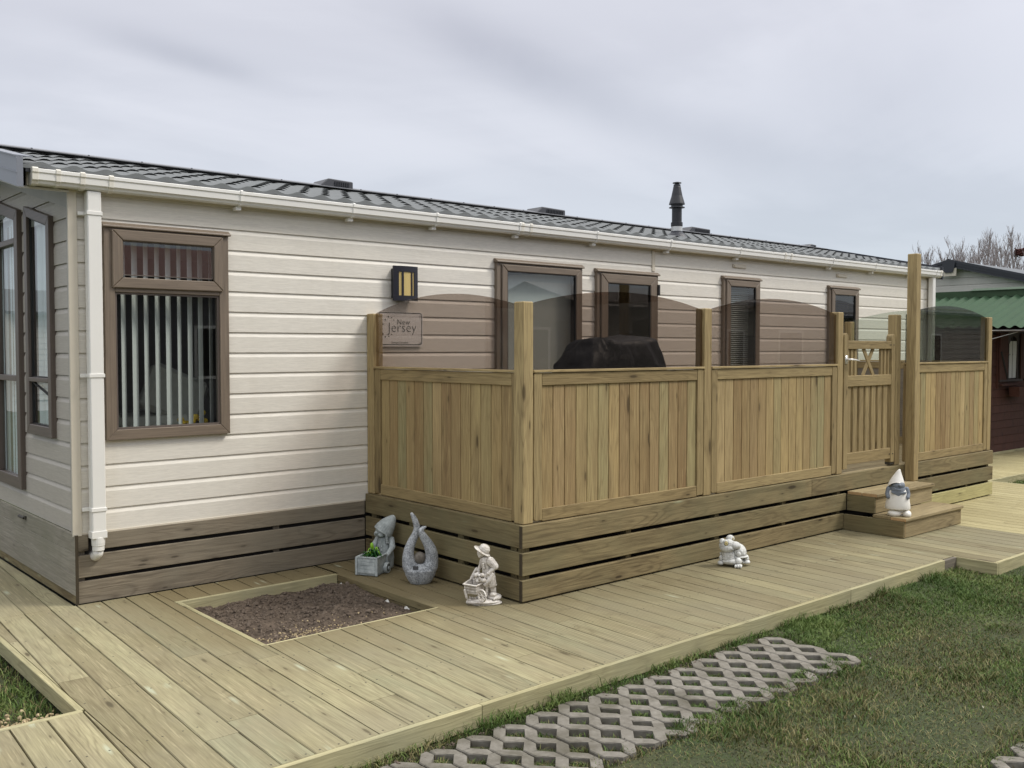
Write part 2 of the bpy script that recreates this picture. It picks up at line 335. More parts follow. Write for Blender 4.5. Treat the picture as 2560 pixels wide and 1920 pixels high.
# ------------------------------------------------------------------ mesh helpers
class MB:
    def __init__(s): s.v = []; s.f = []; s.wc = []; s.wl = []; s.rn = []
    def add(s, vs, fs, wl=None, rn=None, off=None):
        b = len(s.v); rn = random.random() if rn is None else rn
        off = Vector([random.uniform(0, 60) for _ in range(3)]) if off is None else off
        for i, v in enumerate(vs):
            v = Vector(v); s.v.append(v[:]); l = Vector(wl[i]) if wl else v
            s.wc.append((l+off)[:]); s.wl.append(l[:]); s.rn.append(rn)
        for f in fs: s.f.append([b+i for i in f])
        return s
    def box(s, x0, x1, y0, y1, z0, z1, g='x', rn=None, M=None, off=None):
        vs = [Vector((x, y, z)) for x in (x0, x1) for y in (y0, y1) for z in (z0, z1)]
        k = {'x': (0, 1, 2), 'y': (1, 0, 2), 'z': (2, 0, 1)}[g]
        wl = [(v[k[0]], v[k[1]], v[k[2]]) for v in vs]
        if M is not None: vs = [M @ v for v in vs]
        return s.add(vs, [(0, 1, 3, 2), (4, 6, 7, 5), (0, 4, 5, 1), (2, 3, 7, 6), (0, 2, 6, 4), (1, 5, 7, 3)], wl, rn, off)
    def prism(s, poly, fn, d0, d1, g=0, rn=None, off=None):
        """poly: 2-D points; fn(a, b, d) -> 3-D; extruded from d0 to d1; g: which of (a, b) runs with the grain"""
        n = len(poly); vs = [fn(a, b, d0) for a, b in poly]+[fn(a, b, d1) for a, b in poly]
        wl = [(p[g], p[1-g], d) for d in (d0, d1) for p in poly]
        fs = [list(range(n))[::-1], list(range(n, 2*n))]+[(i, (i+1) % n, n+(i+1) % n, n+i) for i in range(n)]
        return s.add(vs, fs, wl, rn, off)
    def tube(s, path, rad, n=10, cap=True, flat=1.0, rn=None):
        P = [Vector(p) for p in path]; vs = []; fs = []
        up = None
        for i, p in enumerate(P):
            t = (P[min(i+1, len(P)-1)]-P[max(i-1, 0)]).normalized()
            if up is None:
                up = Vector((0, 1, 0)) if abs(t.y) < .9 else Vector((1, 0, 0))
            a = (up-t*up.dot(t)).normalized(); up = a; b = t.cross(a)
            r = rad[i] if hasattr(rad, '__len__') else rad
            for k in range(n):
                th = 2*math.pi*k/n; vs.append(p+a*(math.cos(th)*r*flat)+b*(math.sin(th)*r))
        for i in range(len(P)-1):
            for k in range(n): fs.append((i*n+k, i*n+(k+1) % n, (i+1)*n+(k+1) % n, (i+1)*n+k))
        if cap: fs += [list(range(n))[::-1], [(len(P)-1)*n+k for k in range(n)]]
        return s.add(vs, fs, None, rn)
    def lathe(s, prof, c=(0, 0, 0), n=24, sx=1, sy=1, M=None):
        vs = []; fs = []
        for r, z in prof:
            for k in range(n):
                th = 2*math.pi*k/n; v = Vector((c[0]+r*math.cos(th)*sx, c[1]+r*math.sin(th)*sy, c[2]+z)); vs.append(M @ v if M else v)
        for i in range(len(prof)-1):
            for k in range(n): fs.append((i*n+k, i*n+(k+1) % n, (i+1)*n+(k+1) % n, (i+1)*n+k))
        fs += [list(range(n))[::-1], [(len(prof)-1)*n+k for k in range(n)]]
        return s.add(vs, fs)
    def ell(s, c, r, n=16, M=None):
        r = (r, r, r) if not hasattr(r, '__len__') else r
        vs = []; fs = []; m = n//2
        for i in range(1, m):
            ph = math.pi*i/m
            for k in range(n):
                th = 2*math.pi*k/n
                v = Vector((r[0]*math.sin(ph)*math.cos(th), r[1]*math.sin(ph)*math.sin(th), r[2]*math.cos(ph)))
                vs.append((M @ v if M else v)+Vector(c))
        top = len(vs); 
        for sgn in (1, -1):
            v = Vector((0, 0, r[2]*sgn)); vs.append((M @ v if M else v)+Vector(c))
        for i in range(m-2):
            for k in range(n): fs.append((i*n+k, (i+1)*n+k, (i+1)*n+(k+1) % n, i*n+(k+1) % n))
        for k in range(n):
            fs.append((top, k, (k+1) % n)); fs.append((top+1, (m-2)*n+(k+1) % n, (m-2)*n+k))
        return s.add(vs, fs)
    def cap(s, p0, p1, r0, r1, n=12):
        s.tube([p0, p1], [r0, r1], n); s.ell(p0, r0, n); s.ell(p1, r1, n); return s
    def build(s, name, mat, parent=None, bevel=0, smooth=False, remesh=0, mods=None):
        me = bpy.data.meshes.new(name); me.from_pydata(s.v, [], s.f)
        for nm, dat in (('wc', s.wc), ('wl', s.wl)):
            a = me.attributes.new(nm, 'FLOAT_VECTOR', 'POINT'); a.data.foreach_set('vector', np.array(dat, 'f').ravel())
        a = me.attributes.new('rn', 'FLOAT', 'POINT'); a.data.foreach_set('value', np.array(s.rn, 'f'))
        me.materials.append(MATS[mat]); me.update()
        if smooth: me.polygons.foreach_set('use_smooth', [True]*len(me.polygons))
        o = bpy.data.objects.new(name, me); COL.objects.link(o)
        if parent is not None: o.parent = parent
        if remesh:
            m = o.modifiers.new('r', 'REMESH'); m.mode = 'VOXEL'; m.voxel_size = remesh; m.use_smooth_shade = True
            m = o.modifiers.new('s', 'SMOOTH'); m.factor = .5; m.iterations = 2
        if bevel:
            m = o.modifiers.new('b', 'BEVEL'); m.width = bevel; m.segments = 1; m.limit_method = 'ANGLE'; m.angle_limit = R(40)
        return o
def tag(o, label=None, cat=None, group=None, kind=None):
    if label: o['label'] = label
    if cat: o['category'] = cat
    if group: o['group'] = group
    if kind: o['kind'] = kind
    return o
def thing(name, label, cat, loc=(0, 0, 0), rotz=0, group=None):
    o = bpy.data.objects.new(name, None); COL.objects.link(o); o.empty_display_size = .1
    o.location = loc; o.rotation_euler = (0, 0, rotz)
    return tag(o, label, cat, group)
def copy_tree(o, parent=None):
    c = o.copy(); COL.objects.link(c)
    if parent is not None: c.parent = parent
    for ch in list(o.children): copy_tree(ch, c)
    return c
def part(parent, name, mat, fn, **kw):
    m = MB(); fn(m); return m.build(name, mat, parent, **kw)
XZ = lambda a, b, d: (a, d, b)      # polygon in a wall facing -y, depth along y
YZ = lambda a, b, d: (d, a, b)      # polygon in a wall facing -x, depth along x

# ------------------------------------------------------------------ ground
GX = sorted(set([-400, -120, -40, -15, -8] + [round(-4+.06*i, 3) for i in range(0, 240)] + [10.6+.4*i for i in range(16)] + [18, 24, 40, 120, 400]))
GY = sorted(set([-400, -120, -40, -15, -9, -7] + [round(-6+.05*i, 3) for i in range(0, 63)] + [-2.9+.15*i for i in range(30)] + [2, 4, 8, 20, 60, 150, 400]))
PAVX = (-.62, 2.98)
def in_paver(x, y): return (PAVX[0]-.05 < x < PAVX[1] and -3.66 < y < -3.02) or (1.6 < x < 6 and -5.3 < y < -4.60)
def gheight(x, y):
    z = -.098+.010*math.sin(3.1*x+1.3*y)*math.cos(2.3*y-.7*x)
    if in_paver(x, y): z = -.113
    if x > -.60 and y > -2.97 and x < 16 and not (x > 10.2 and y < -1.33): z = -.16
    if abs(x) > 30 or abs(y) > 30: z = -.12
    return z
vs = [(x, y, gheight(x, y)) for y in GY for x in GX]; nx = len(GX)
fs = [(j*nx+i, j*nx+i+1, (j+1)*nx+i+1, (j+1)*nx+i) for j in range(len(GY)-1) for i in range(nx-1)]
m = MB(); m.add(vs, fs); g = m.build('ground', 'earth', smooth=True); tag(g, kind='structure')

# ------------------------------------------------------------------ lower deck: boards run out from the caravan, slightly askew
def clip(poly, rect):
    x0, x1, y0, y1 = rect
    for ax, val, sg in ((0, x0, 1), (0, x1, -1), (1, y0, 1), (1, y1, -1)):
        out = []
        for i, p in enumerate(poly):
            q = poly[(i+1) % len(poly)]; dp = (p[ax]-val)*sg; dq = (q[ax]-val)*sg
            if dp >= 0: out.append(p)
            if (dp >= 0) != (dq >= 0):
                t = dp/(dp-dq); out.append((p[0]+(q[0]-p[0])*t, p[1]+(q[1]-p[1])*t))
        poly = out
        if len(poly) < 3: return []
    return poly
SKEW = .045
def deck_boards(m, rects, xr, yr=(-6, 9), pitch=.15, w=.1435, skew=SKEW, z=0., th=.028, phase=0.0):
    k0 = int(math.floor((xr[0]-.6)/pitch)); k1 = int(math.ceil((xr[1]+.6)/pitch))
    for k in range(k0, k1):
        xa = k*pitch+phase; rr = random.Random(k*31+int(phase*100)); 
        joints = [yr[0], -1.55+rr.uniform(-1.2, 1.2), yr[1]]
        for j in range(len(joints)-1):
            ya, yb = joints[j], joints[j+1]-.003
            off = Vector((rr.uniform(0, 60), rr.uniform(0, 60), rr.uniform(0, 60))); rn = rr.random()
            base = [(xa+skew*ya, ya), (xa+w+skew*ya, ya), (xa+w+skew*yb, yb), (xa+skew*yb, yb)]
            for r in rects:
                p = clip(base, r)
                if not p: continue
                # small rounded shoulder: a top face slightly narrower than the body
                n = len(p); cx = sum(q[0] for q in p)/n
                def sh(q): return q
                body = [(a, b, z-th) for a, b in p]+[(a, b, z-.004) for a, b in p]+[(min(max(a, min(q[0] for q in p)+.004), max(q[0] for q in p)-.004) if n == 4 else a, b, z) for a, b in p]
                ff = [list(range(n))[::-1]]+[(l*n+i, l*n+(i+1) % n, (l+1)*n+(i+1) % n, (l+1)*n+i) for l in (0, 1) for i in range(n)]+[[2*n+i for i in range(n)]]
                m.add(body, ff, [(b, a-skew*b-xa, c) for a, b, c in body], rn, off)
BED = (.508, 1.647, -1.538, -.372)
m = MB()
e_ = .03
deck_boards(m, [(-.535, BED[0]-e_, -2.970, -.03), (-.535, -.032, -.027, 8.0), (-4.0, -.538, -2.970, -1.90),
                (BED[0]-e_+.002, BED[1]+e_, BED[3]+e_, -.03), (BED[0]-e_+.002, BED[1], -2.970, BED[2]-.012), (BED[1]+.003, 5.56, -2.970, -.03)], (-4, 5.6), phase=-.01)
deck = m.build('deck', 'deck_wood'); tag(deck, kind='structure')
m = MB(); deck_boards(m, [(5.562, 6.9, -3.272, -.03)], (5.5, 7), phase=.03); m.build('deck_boards', 'deck_wood', deck)
m = MB(); deck_boards(m, [(6.903, 10.12, -3.272, -.03), (10.123, 16, -1.30, -.14)], (6.8, 16.2), phase=.05, skew=.03); m.build('new_deck_boards', 'new_deck_wood', deck)
m = MB()
for a, b in ((-3.9, .83), (.832, 4.0), (4.002, 5.36)): m.box(a, b, -3.0, -2.972, -.098, .001, 'x')
m.box(5.592, 10.15, -3.30, -3.272, -.10, .001); m.box(5.5605, 5.5885, -3.30, -2.975, -.1, -.001, 'y')
m.build('edge_board', 'edge_wood', deck, bevel=.0025)
m = MB(); m.box(5.363, 5.559, -2.998, -2.972, -.1, -.003); m.build('old_edge_board', 'old_wood', deck, bevel=.002)
m = MB(); m.box(-.568, -.538, -1.868, -.40, -.075, .001, 'y'); m.box(-.568, -.538, -.398, 7, -.075, .001, 'y')
m.box(-4, -.55, -1.898, -1.870, -.08, .0015, 'x')
m.box(10.122, 10.15, -3.27, -1.33, -.1, .001, 'y'); m.box(10.122, 16, -1.328, -1.302, -.1, .0012, 'x')
m.box(11.4, 16, -.138, -.108, -.02, .03, 'x')
m.build('edge_board', 'edge_wood', deck, bevel=.0025)
m = MB()
m.box(BED[0]-e_, BED[1], BED[3], BED[3]+e_-.003, -.11, .002, 'x'); m.box(BED[0]-e_+.001, BED[0], BED[2]-.01, BED[3]-.001, -.09, .0025, 'y')
m.box(BED[0]+.001, BED[1]+.02, BED[2]-.010, BED[2], -.09, .0015, 'x')
m.build('bed_edging', 'edge_wood', deck, bevel=.002)
m = MB(); m.box(BED[1], BED[1]+.002, BED[2]+.002, BED[3]-.002, -.045, -.002, 'y'); m.box(BED[1]+.001, BED[1]+.045, BED[2]+.004, BED[3]-.004, -.14, -.05, 'y'); m.build('joist', 'rim_wood', deck)
def screws(m):
    for k in range(-27, 68):
        for yj in (-2.945, -2.40, -1.80, -1.20, -.62, -.10):
            for dx in (.028, .115):
                xx = k*.15-.01+dx+SKEW*yj
                if xx < -.53 and yj > -1.93: continue
                if BED[0]-.05 < xx < BED[1]+.02 and BED[2]-.03 < yj < BED[3]+.05: continue
                if xx > 5.5 or (xx > 2.05 and yj > -1.85): continue
                m.box(xx-.0035, xx+.0035, yj-.0035, yj+.0035, -.002, .0006)
o = part(deck, 'screws', 'nail_metal', screws); o['kind'] = 'stuff'
# soil in the bed
def soil_h(x, y):
    from mathutils import noise as nz
    p = Vector((x, y, 0))
    h = -.068+.040*nz.noise(p*2.3+Vector((5, 1, 0)))+.022*nz.noise(p*9)+.016*abs(nz.noise(p*22))+.010*nz.noise(p*48)
    h += .04*(1-(x-BED[0])/(BED[1]-BED[0]))*(1-(y-BED[2])/(BED[3]-BED[2]))
    return h
nx_, ny_ = 118, 118
xs = np.linspace(BED[0], BED[1]-.002, nx_); ys = np.linspace(BED[2]+.001, BED[3]-.001, ny_)
m = MB(); m.add([(x, y, min(-.016, soil_h(x, y))) for y in ys for x in xs], [(j*nx_+i, j*nx_+i+1, (j+1)*nx_+i+1, (j+1)*nx_+i) for j in range(ny_-1) for i in range(nx_-1)])
soil = m.build('soil_bed', 'soil', smooth=True); tag(soil, kind='structure')
def rock(m, c, r, seed):
    rr = random.Random(seed); b = len(m.v)
    M_ = Euler((rr.uniform(0, 6), rr.uniform(0, 6), rr.uniform(0, 6))).to_matrix()
    m.ell(c, (r*rr.uniform(.7, 1.2), r*rr.uniform(.7, 1.2), r*rr.uniform(.5, .8)), 8, M_)
    for i in range(b, len(m.v)):
        v = Vector(m.v[i]); d = v-Vector(c); m.v[i] = (Vector(c)+d*rr.uniform(.78, 1.25))[:]
m = MB()
for i in range(1100):
    x = rng.uniform(BED[0]+.02, BED[1]-.03); y = BED[2]+.02+(BED[3]-BED[2]-.05)*(rng.random()**.75)
    rock(m, (x, y, soil_h(x, y)+.002), float(rng.uniform(.005, .013)*(1.7 if i % 11 == 0 else 1)), i)
o = m.build('soil_clods', 'clod'); tag(o, 'loose dark soil clods lying in the deck opening', 'soil', kind='stuff')
m = MB()
for i in range(260):
    a = rng.normal(0, 1, 2); x = BED[0]+.25+a[0]*.12+.10*rng.random(); y = BED[2]+.13+a[1]*.075
    if rng.random() < .3: x = rng.uniform(BED[0]+.05, BED[1]-.05); y = BED[2]+.05+abs(rng.normal(0, .25))
    if not (BED[0]+.01 < x < BED[1]-.02 and BED[2]+.01 < y < BED[3]-.03): continue
    rock(m, (x, y, min(-.012, soil_h(x, y))+.003), float(rng.uniform(.003, .008)), 900+i)
o = m.build('sawdust', 'sawdust'); tag(o, 'scattered pale wood shavings on the dark soil', 'shavings', kind='stuff')
def sheet(m, y, w, seed):
    rr = random.Random(seed); vs = []
    for j in range(4):
        for i in range(9):
            vs.append((BED[1]-.002-.013*j-rr.uniform(0, .006), y+w*(i/8-.5)+rr.uniform(-.004, .004), -.050-.010*j+rr.uniform(-.006, .006)-.014*abs(i/4-1)))
    m.add(vs, [(j*9+i, j*9+i+1, (j+1)*9+i+1, (j+1)*9+i) for j in range(3) for i in range(8)])
mem = thing('weed_membrane', 'torn white membrane showing under the deck edge beside the soil', 'membrane')
for k, (y, w) in enumerate(((-.44, .08), (-.60, .10), (-.70, .05), (-1.02, .05), (-1.24, .05))): part(mem, 'membrane_fold', 'white_cloth', lambda m: sheet(m, y, w, k), smooth=True)
# ------------------------------------------------------------------ lattice pavers
def paver(name):
    """0.4 m x 0.6 m concrete grid slab: four zigzag ribs with diamond openings between them"""
    m = MB(); hd = .0595; gap = .0042; top = -.086; bot = -.15
    for i in range(4):
        for half in range(6):
            ya = -.05-.1*half; yb = ya-.1      # each tile of rib runs between two opening centres
            def side(par, s, xe):
                # boundary with notch at its opening corner; openings on even or odd rows
                if (half+par) % 2 == 0: return [(xe+s*hd, ya-0), (xe+s*gap, ya-hd), (xe+s*gap, yb)]
                return [(xe+s*gap, ya), (xe+s*gap, yb+hd), (xe+s*hd, yb)]
            L = side(i, 1, .1*i); Rr = side(i+1, -1, .1*(i+1))
            poly = [(x+random.uniform(-.003, .003), y+random.uniform(-.0025, .0025)) for x, y in L[::-1]]+[(x+random.uniform(-.003, .003), y+random.uniform(-.0025, .0025)) for x, y in Rr]
            poly = [p for k, p in enumerate(poly)]
            cx = sum(p[0] for p in poly)/len(poly); cy = sum(p[1] for p in poly)/len(poly)
            n = len(poly); ins = [(p[0]+(cx-p[0])*.09 if abs(p[0]-cx) > .02 else p[0], p[1]) for p in poly]
            vs = [(*p, bot) for p in poly]+[(*p, top-.004) for p in poly]+[(*p, top) for p in ins]
            fs = [(l*n+k, l*n+(k+1) % n, (l+1)*n+(k+1) % n, (l+1)*n+k) for l in (0, 1) for k in range(n)]+[[2*n+k for k in range(n)]]
            m.add(vs, fs)
    return m.build(name, 'paver_concrete')
pv = paver('grid_paver')
tag(pv, 'grey concrete lattice paver in the strip beside the deck', 'paver', 'lattice pavers along the deck')
for k in range(9):
    o = pv if k == 0 else pv.copy()
    if k: COL.objects.link(o)
    o.location = (PAVX[0]+.4*k, -3.02+.006*math.sin(k*2.1), .004*math.sin(k*5)); o.rotation_euler = (.008*math.sin(k*3), .008*math.cos(k*4), .006*math.sin(k))
for k in range(6):
    o = pv.copy(); COL.objects.link(o)
    o['label'] = 'grey concrete lattice paver in the strip out on the open lawn'; o['group'] = 'lattice pavers out on the lawn'
    o.location = (1.9+.4*k, -4.62, .002*math.sin(k*3)); o.rotation_euler = (0, 0, .004*math.sin(k*2))

# ------------------------------------------------------------------ static caravan
van = thing('static_caravan', 'cream static caravan with brown windows, grey tiled roof and white gutter', 'caravan')
LX = 11.28; PITCH = .1417; Z0 = .4455
def prof_y(t): # depth of the cladding face at height t in its board
    return np.interp(t, [0, .108, .128, .1375, PITCH], [0, 0, .0075, .0095, .012])
def siding(m, a0, a1, zb, zt, mp, off):
    z = zb; k = int(math.floor((zb-Z0)/PITCH+1e-6)); prev = None
    while Z0+k*PITCH < zt-1e-5:
        lo = max(zb, Z0+k*PITCH); hi = min(zt, Z0+(k+1)*PITCH)
        ts = [lo]+[Z0+k*PITCH+q for q in (.108, .128, .1375) if lo < Z0+k*PITCH+q < hi]+[hi]
        row = [(z_, float(prof_y(z_-Z0-k*PITCH))) for z_ in ts]
        if prev is not None: row = [(lo, prev)]+row
        ko = Vector((k*7.3+off, k*3.1, 0))
        vs = []; wl = []
        for a in (a0, a1):
            for z_, d in row: vs.append(mp(a, d, z_)); wl.append((a, z_, 0))
        n = len(row); m.add(vs, [(i, n+i, n+i+1, i+1) for i in range(n-1)], wl, .5, ko)
        prev = row[-1][1]; k += 1
def clad(m, a_lo, a_hi, zb, ztf, holes, mp, off=0, step=99):
    cuts = sorted(set([a_lo, a_hi]+[h[i] for h in holes for i in (0, 1)]+(list(np.arange(a_lo, a_hi, step)) if step < 50 else [])))
    for a0, a1 in zip(cuts[:-1], cuts[1:]):
        am = (a0+a1)/2; zt = ztf(am); iv = [(zb, zt)]
        for h in holes:
            if h[0] < am < h[1]: iv = [p for q in iv for p in ((q[0], min(q[1], h[2])), (max(q[0], h[3]), q[1])) if p[1]-p[0] > 1e-4]
        for lo, hi in iv: siding(m, a0, a1, lo, hi, mp, off)
LONGW = [(.19, 1.00, 1.035, 2.39), (3.43, 4.435, .60, 2.36), (4.65, 5.50, .53, 2.35), (6.585, 7.23, 1.05, 2.37), (8.675, 9.34, 1.05, 2.36)]
m = MB(); clad(m, .03, LX, Z0, lambda a: 2.60, LONGW, lambda a, d, z: (a, d, z)); m.build('wall', 'cream_siding', van)
RAKE = .217
m = MB(); ENDW = [(.385, .955, 1.02, 2.44), (1.13, 2.53, .62, 2.55)]
clad(m, .03, 3.63, Z0, lambda a: 2.57+RAKE*(1.83-abs(a-1.83)), ENDW, lambda a, d, z: (d, a, z), 40, .06)
m.build('end_wall', 'grey_siding', van)
part(van, 'far_end_wall', 'cream_siding', lambda m: (m.prism([(0, Z0), (3.66, Z0), (3.66, 2.6), (1.83, 3.0), (0, 2.6)], YZ, LX-.02, LX), m.box(.05, LX-.03, 3.63, 3.66, Z0, 2.6)))
def interior(m):
    x0, x1, y0, y1, z0, z1 = .05, LX-.03, .028, 3.6, .47, 2.52
    v = [(x, y, z) for x in (x0, x1) for y in (y0, y1) for z in (z0, z1)]
    m.add(v, [(0, 1, 3, 2), (4, 6, 7, 5), (2, 3, 7, 6), (0, 2, 6, 4), (1, 5, 7, 3)])
    for xx in (2.9, 6.0, 8.0): m.box(xx, xx+.05, .06, 3.55, .48, 2.5)
part(van, 'interior', 'room_wall', interior)
part(van, 'corner_trim', 'cream_trim', lambda m: m.box(-.026, .028, -.014, .003, .43, 2.60, 'z'), bevel=.002)
part(van, 'corner_trim', 'cream_trim', lambda m: m.box(LX-.03, LX+.014, -.014, .003, .43, 2.58, 'z'), bevel=.002)
part(van, 'joint_strip', 'cream_trim', lambda m: m.box(5.449, 5.493, -.008, .003, 2.37, 2.585, 'z'), bevel=.002)
part(van, 'corner_trim', 'grey_trim', lambda m: m.box(-.016, -.0005, .0035, .055, .43, 2.565, 'z'), bevel=.002)
part(van, 'base_trim', 'cream_trim', lambda m: (m.box(.03, LX-.03, -.006, .02, .436, .446, 'x'), ))
part(van, 'base_trim', 'dark_inside', lambda m: m.box(.02, LX-.03, .03, .06, .02, .46))  # no trim: near-black sheet standing for the shade behind the skirting gaps
# fascia, soffit, gutter
def fascia(m):
    m.box(-.26, LX+.1, -.03, .0, 2.585, 2.70, 'x')
part(van, 'fascia', 'cream_trim', fascia)
def gut(m):
    pr = [(-.032, 2.672), (-.032, 2.592), (-.05, 2.585), (-.088, 2.585), (-.098, 2.592), (-.104, 2.605), (-.116, 2.613), (-.118, 2.650), (-.124, 2.656), (-.124, 2.674), (-.117, 2.678), (-.112, 2.676), (-.112, 2.62), (-.095, 2.60), (-.04, 2.60), (-.038, 2.672)]
    m.prism(pr, lambda a, b, d: (d, a, b), -.25, 11.41)
gut_o = part(van, 'gutter', 'white_pvc', gut)
GP = [(-.030, 2.682), (-.030, 2.586), (-.05, 2.579), (-.090, 2.579), (-.102, 2.587), (-.110, 2.601), (-.121, 2.609), (-.123, 2.648), (-.129, 2.654), (-.129, 2.678), (-.12, 2.684)]
for xa, w in ((-.253, .035), (-.12, .028), (.02, .030), (.19, .030), (3.62, .03), (3.72, .03), (7.58, .03), (7.70, .03), (11.36, .055)):
    part(gut_o, 'gutter_union', 'cream_pvc', lambda m: m.prism(GP, lambda a, b, d: (d, a, b), xa, xa+w), bevel=.002)
for xb in (1.06, 1.95, 2.72, 3.60, 4.55, 5.6, 6.75, 8.6, 9.6, 10.6, 11.25):
    def br(m):
        m.prism([(a-.001 if a < -.05 else a, b-.001 if b < 2.6 else b+.001) for a, b in GP], lambda a, b, d: (d, a, b), xb, xb+.018)
        m.box(xb-.01, xb+.03, -.07, -.02, 2.555, 2.578)
    part(gut_o, 'gutter_bracket', 'white_pvc', br, bevel=.001)
def pipe(m, x0, x1, zb): m.box(x0, x1, -.088, -.022, zb, 2.58, 'z')
dp = part(van, 'downpipe', 'white_pvc', lambda m: pipe(m, .068, .153, .445), bevel=.006)
for zc in (2.445, 1.437, .596): part(dp, 'pipe_clip', 'white_pvc', lambda m: (m.box(.063, .158, -.093, -.018, zc-.012, zc+.012), m.box(.028, .064, -.03, -.018, zc-.012, zc+.012)), bevel=.002)
part(dp, 'pipe_shoe', 'white_pvc', lambda m: (m.box(.064, .157, -.092, -.018, .415, .46), m.lathe([(.036, .335), (.036, .365), (.039, .366), (.039, .378), (.040, .38), (.041, .42)], (.112, -.055, 0), 20)), bevel=.003)
part(dp, 'pipe_elbow', 'white_pvc', lambda m: m.tube([(.112, -.05, .335), (.112, -.045, .315), (.108, -.02, .295), (.10, .05, .285)], .032, 14), smooth=True)
part(van, 'downpipe', 'white_pvc', lambda m: pipe(m, 11.205, 11.29, .3), bevel=.006)
# roof
SL = (3.118-2.690)/(1.83+.13)
def rz(y): return 2.690+(min(y, 3.66-y)+.13)*SL
def roofmesh(m, back=False):
    per = .19; cl = .327; x0, x1 = -.30, 11.42
    xs = np.arange(x0, x1+.001, per/8); rows = []
    L = 1.96; n = 6
    for c in range(n):
        for t, h in ((.128, -.022) if c == 0 else (.10, -.001), (.13 if c == 0 else .0, .013), (.134 if c == 0 else .004, .014), (.35, .009), (.65, .004), (.999, .0)):
            rows.append((min(L, (c+t)*L/n), h))
    vs = []; nx = len(xs)
    for s, h in rows:
        for x in xs:
            w = .5+.5*math.cos(2*math.pi*x/per); hh = .011*w**1.3+(h*w**1.3 if h > 0 else h)
            y = -.13+s; y2 = 3.66-y if back else y
            vs.append((x, y2, rz(y)+hh))
    fs = [(j*nx+i, j*nx+i+1, (j+1)*nx+i+1, (j+1)*nx+i) for j in range(len(rows)-1) for i in range(nx-1)]
    m.add(vs, fs)
roof = part(van, 'roof', 'roof_tile', roofmesh)
part(roof, 'roof_slope', 'roof_tile', lambda m: roofmesh(m, True))
part(roof, 'roof_underlay', 'black_metal', lambda m: m.prism([(-.09, 2.675), (1.83, 3.100), (3.75, 2.675), (3.75, 2.655), (1.83, 3.080), (-.09, 2.655)], YZ, -.28, 11.40))
def ridge(m):
    m.prism([(1.66, rz(1.66)+.045), (1.80, 3.158), (1.83, 3.166), (1.86, 3.158), (2.0, rz(1.66)+.045), (2.0, rz(1.66)+.038), (1.83, 3.156), (1.66, rz(1.66)+.038)], YZ, -.32, 11.43)
part(roof, 'ridge_cap', 'ridge_metal', ridge)
for x in np.arange(-.2, 11.3, .42): part(roof, 'ridge_screw', 'black_metal', lambda m: m.box(x, x+.012, 1.70, 1.712, rz(1.70)+.043, rz(1.70)+.052))
def barge(m, xa, xb):
    y0 = -.115; zz = lambda y: rz(y)+.022
    for sgn in (0, 1):
        f = lambda y: 3.66-y if sgn else y
        m.prism([(f(y0), zz(y0)+.02), (f(1.83), zz(1.83)+.02), (f(1.83), zz(1.83)-.14), (f(y0), zz(y0)-.155)], YZ, xa, xb)
bo = part(roof, 'bargeboard', 'barge_grey', lambda m: barge(m, -.335, -.30))
part(bo, 'barge_lip', 'barge_grey', lambda m: [m.prism([(-.118, rz(-.118)-.045), (1.83, rz(1.83)-.045), (1.83, rz(1.83)-.053), (-.118, rz(-.118)-.053)], YZ, -.340, -.334), m.prism([(-.10, rz(-.10)+.043), (1.83, rz(1.83)+.043), (1.83, rz(1.83)+.050), (-.10, rz(-.10)+.050)], YZ, -.345, -.24)])
part(roof, 'bargeboard', 'charcoal_roof', lambda m: barge(m, 11.425, 11.45))
part(roof, 'soffit', 'soffit_white', lambda m: m.prism([(-.03, 2.58), (1.83, 2.58+1.86*SL), (1.83, 2.565+1.86*SL), (-.03, 2.565)], YZ, -.30, -.02))
part(van, 'gable_trim', 'grey_trim', lambda m: m.prism([(.0, 2.565), (1.83, 2.565+1.83*SL), (1.83, 2.47+1.83*SL), (.0, 2.475)], YZ, -.022, -.003))
for a, b, vh in ((2.72, 3.09, .082), (5.47, 5.93, .078), (8.15, 8.63, .075), (10.98, 11.22, .048)):
    q = part(roof, 'roof_vent', 'charcoal_plastic', lambda m: m.prism([(a, 3.13), (a+.10, 3.13+vh), (b, 3.122+vh), (b, 3.13)], XZ, 1.72, 1.98), bevel=.008)
    part(q, 'vent_louvre', 'black_metal', lambda m: [m.box(a+.165+i*.024, a+.178+i*.024, 1.712, 1.719, 3.148, 3.125+vh-.018) for i in range(int((b-a-.18)/.024))])
FL = (6.44, .5)
fb = rz(FL[1])+.01
fl = part(roof, 'flue', 'black_metal', lambda m: m.lathe([(.054, .02), (.054, .10), (.064, .105), (.064, .145), (.054, .15), (.054, .300), (.087, .305), (.085, .312), (.064, .318), (.064, .338), (.087, .342), (.085, .352), (.060, .434), (.057, .45), (.0435, .515), (.043, .525), (.040, .53), (.037, .558), (.022, .562), (.022, .570), (.049, .572), (.046, .580), (.01, .588)], (FL[0], FL[1], fb), 28), smooth=False)
part(fl, 'flue_collar', 'silver_metal', lambda m: m.lathe([(.061, -.01), (.061, .10)], (FL[0], FL[1], fb), 28))
part(fl, 'flue_boot', 'charcoal_roof', lambda m: m.lathe([(.13, -.03), (.10, .01), (.066, .035), (.063, .05)], (FL[0], FL[1], fb), 24))

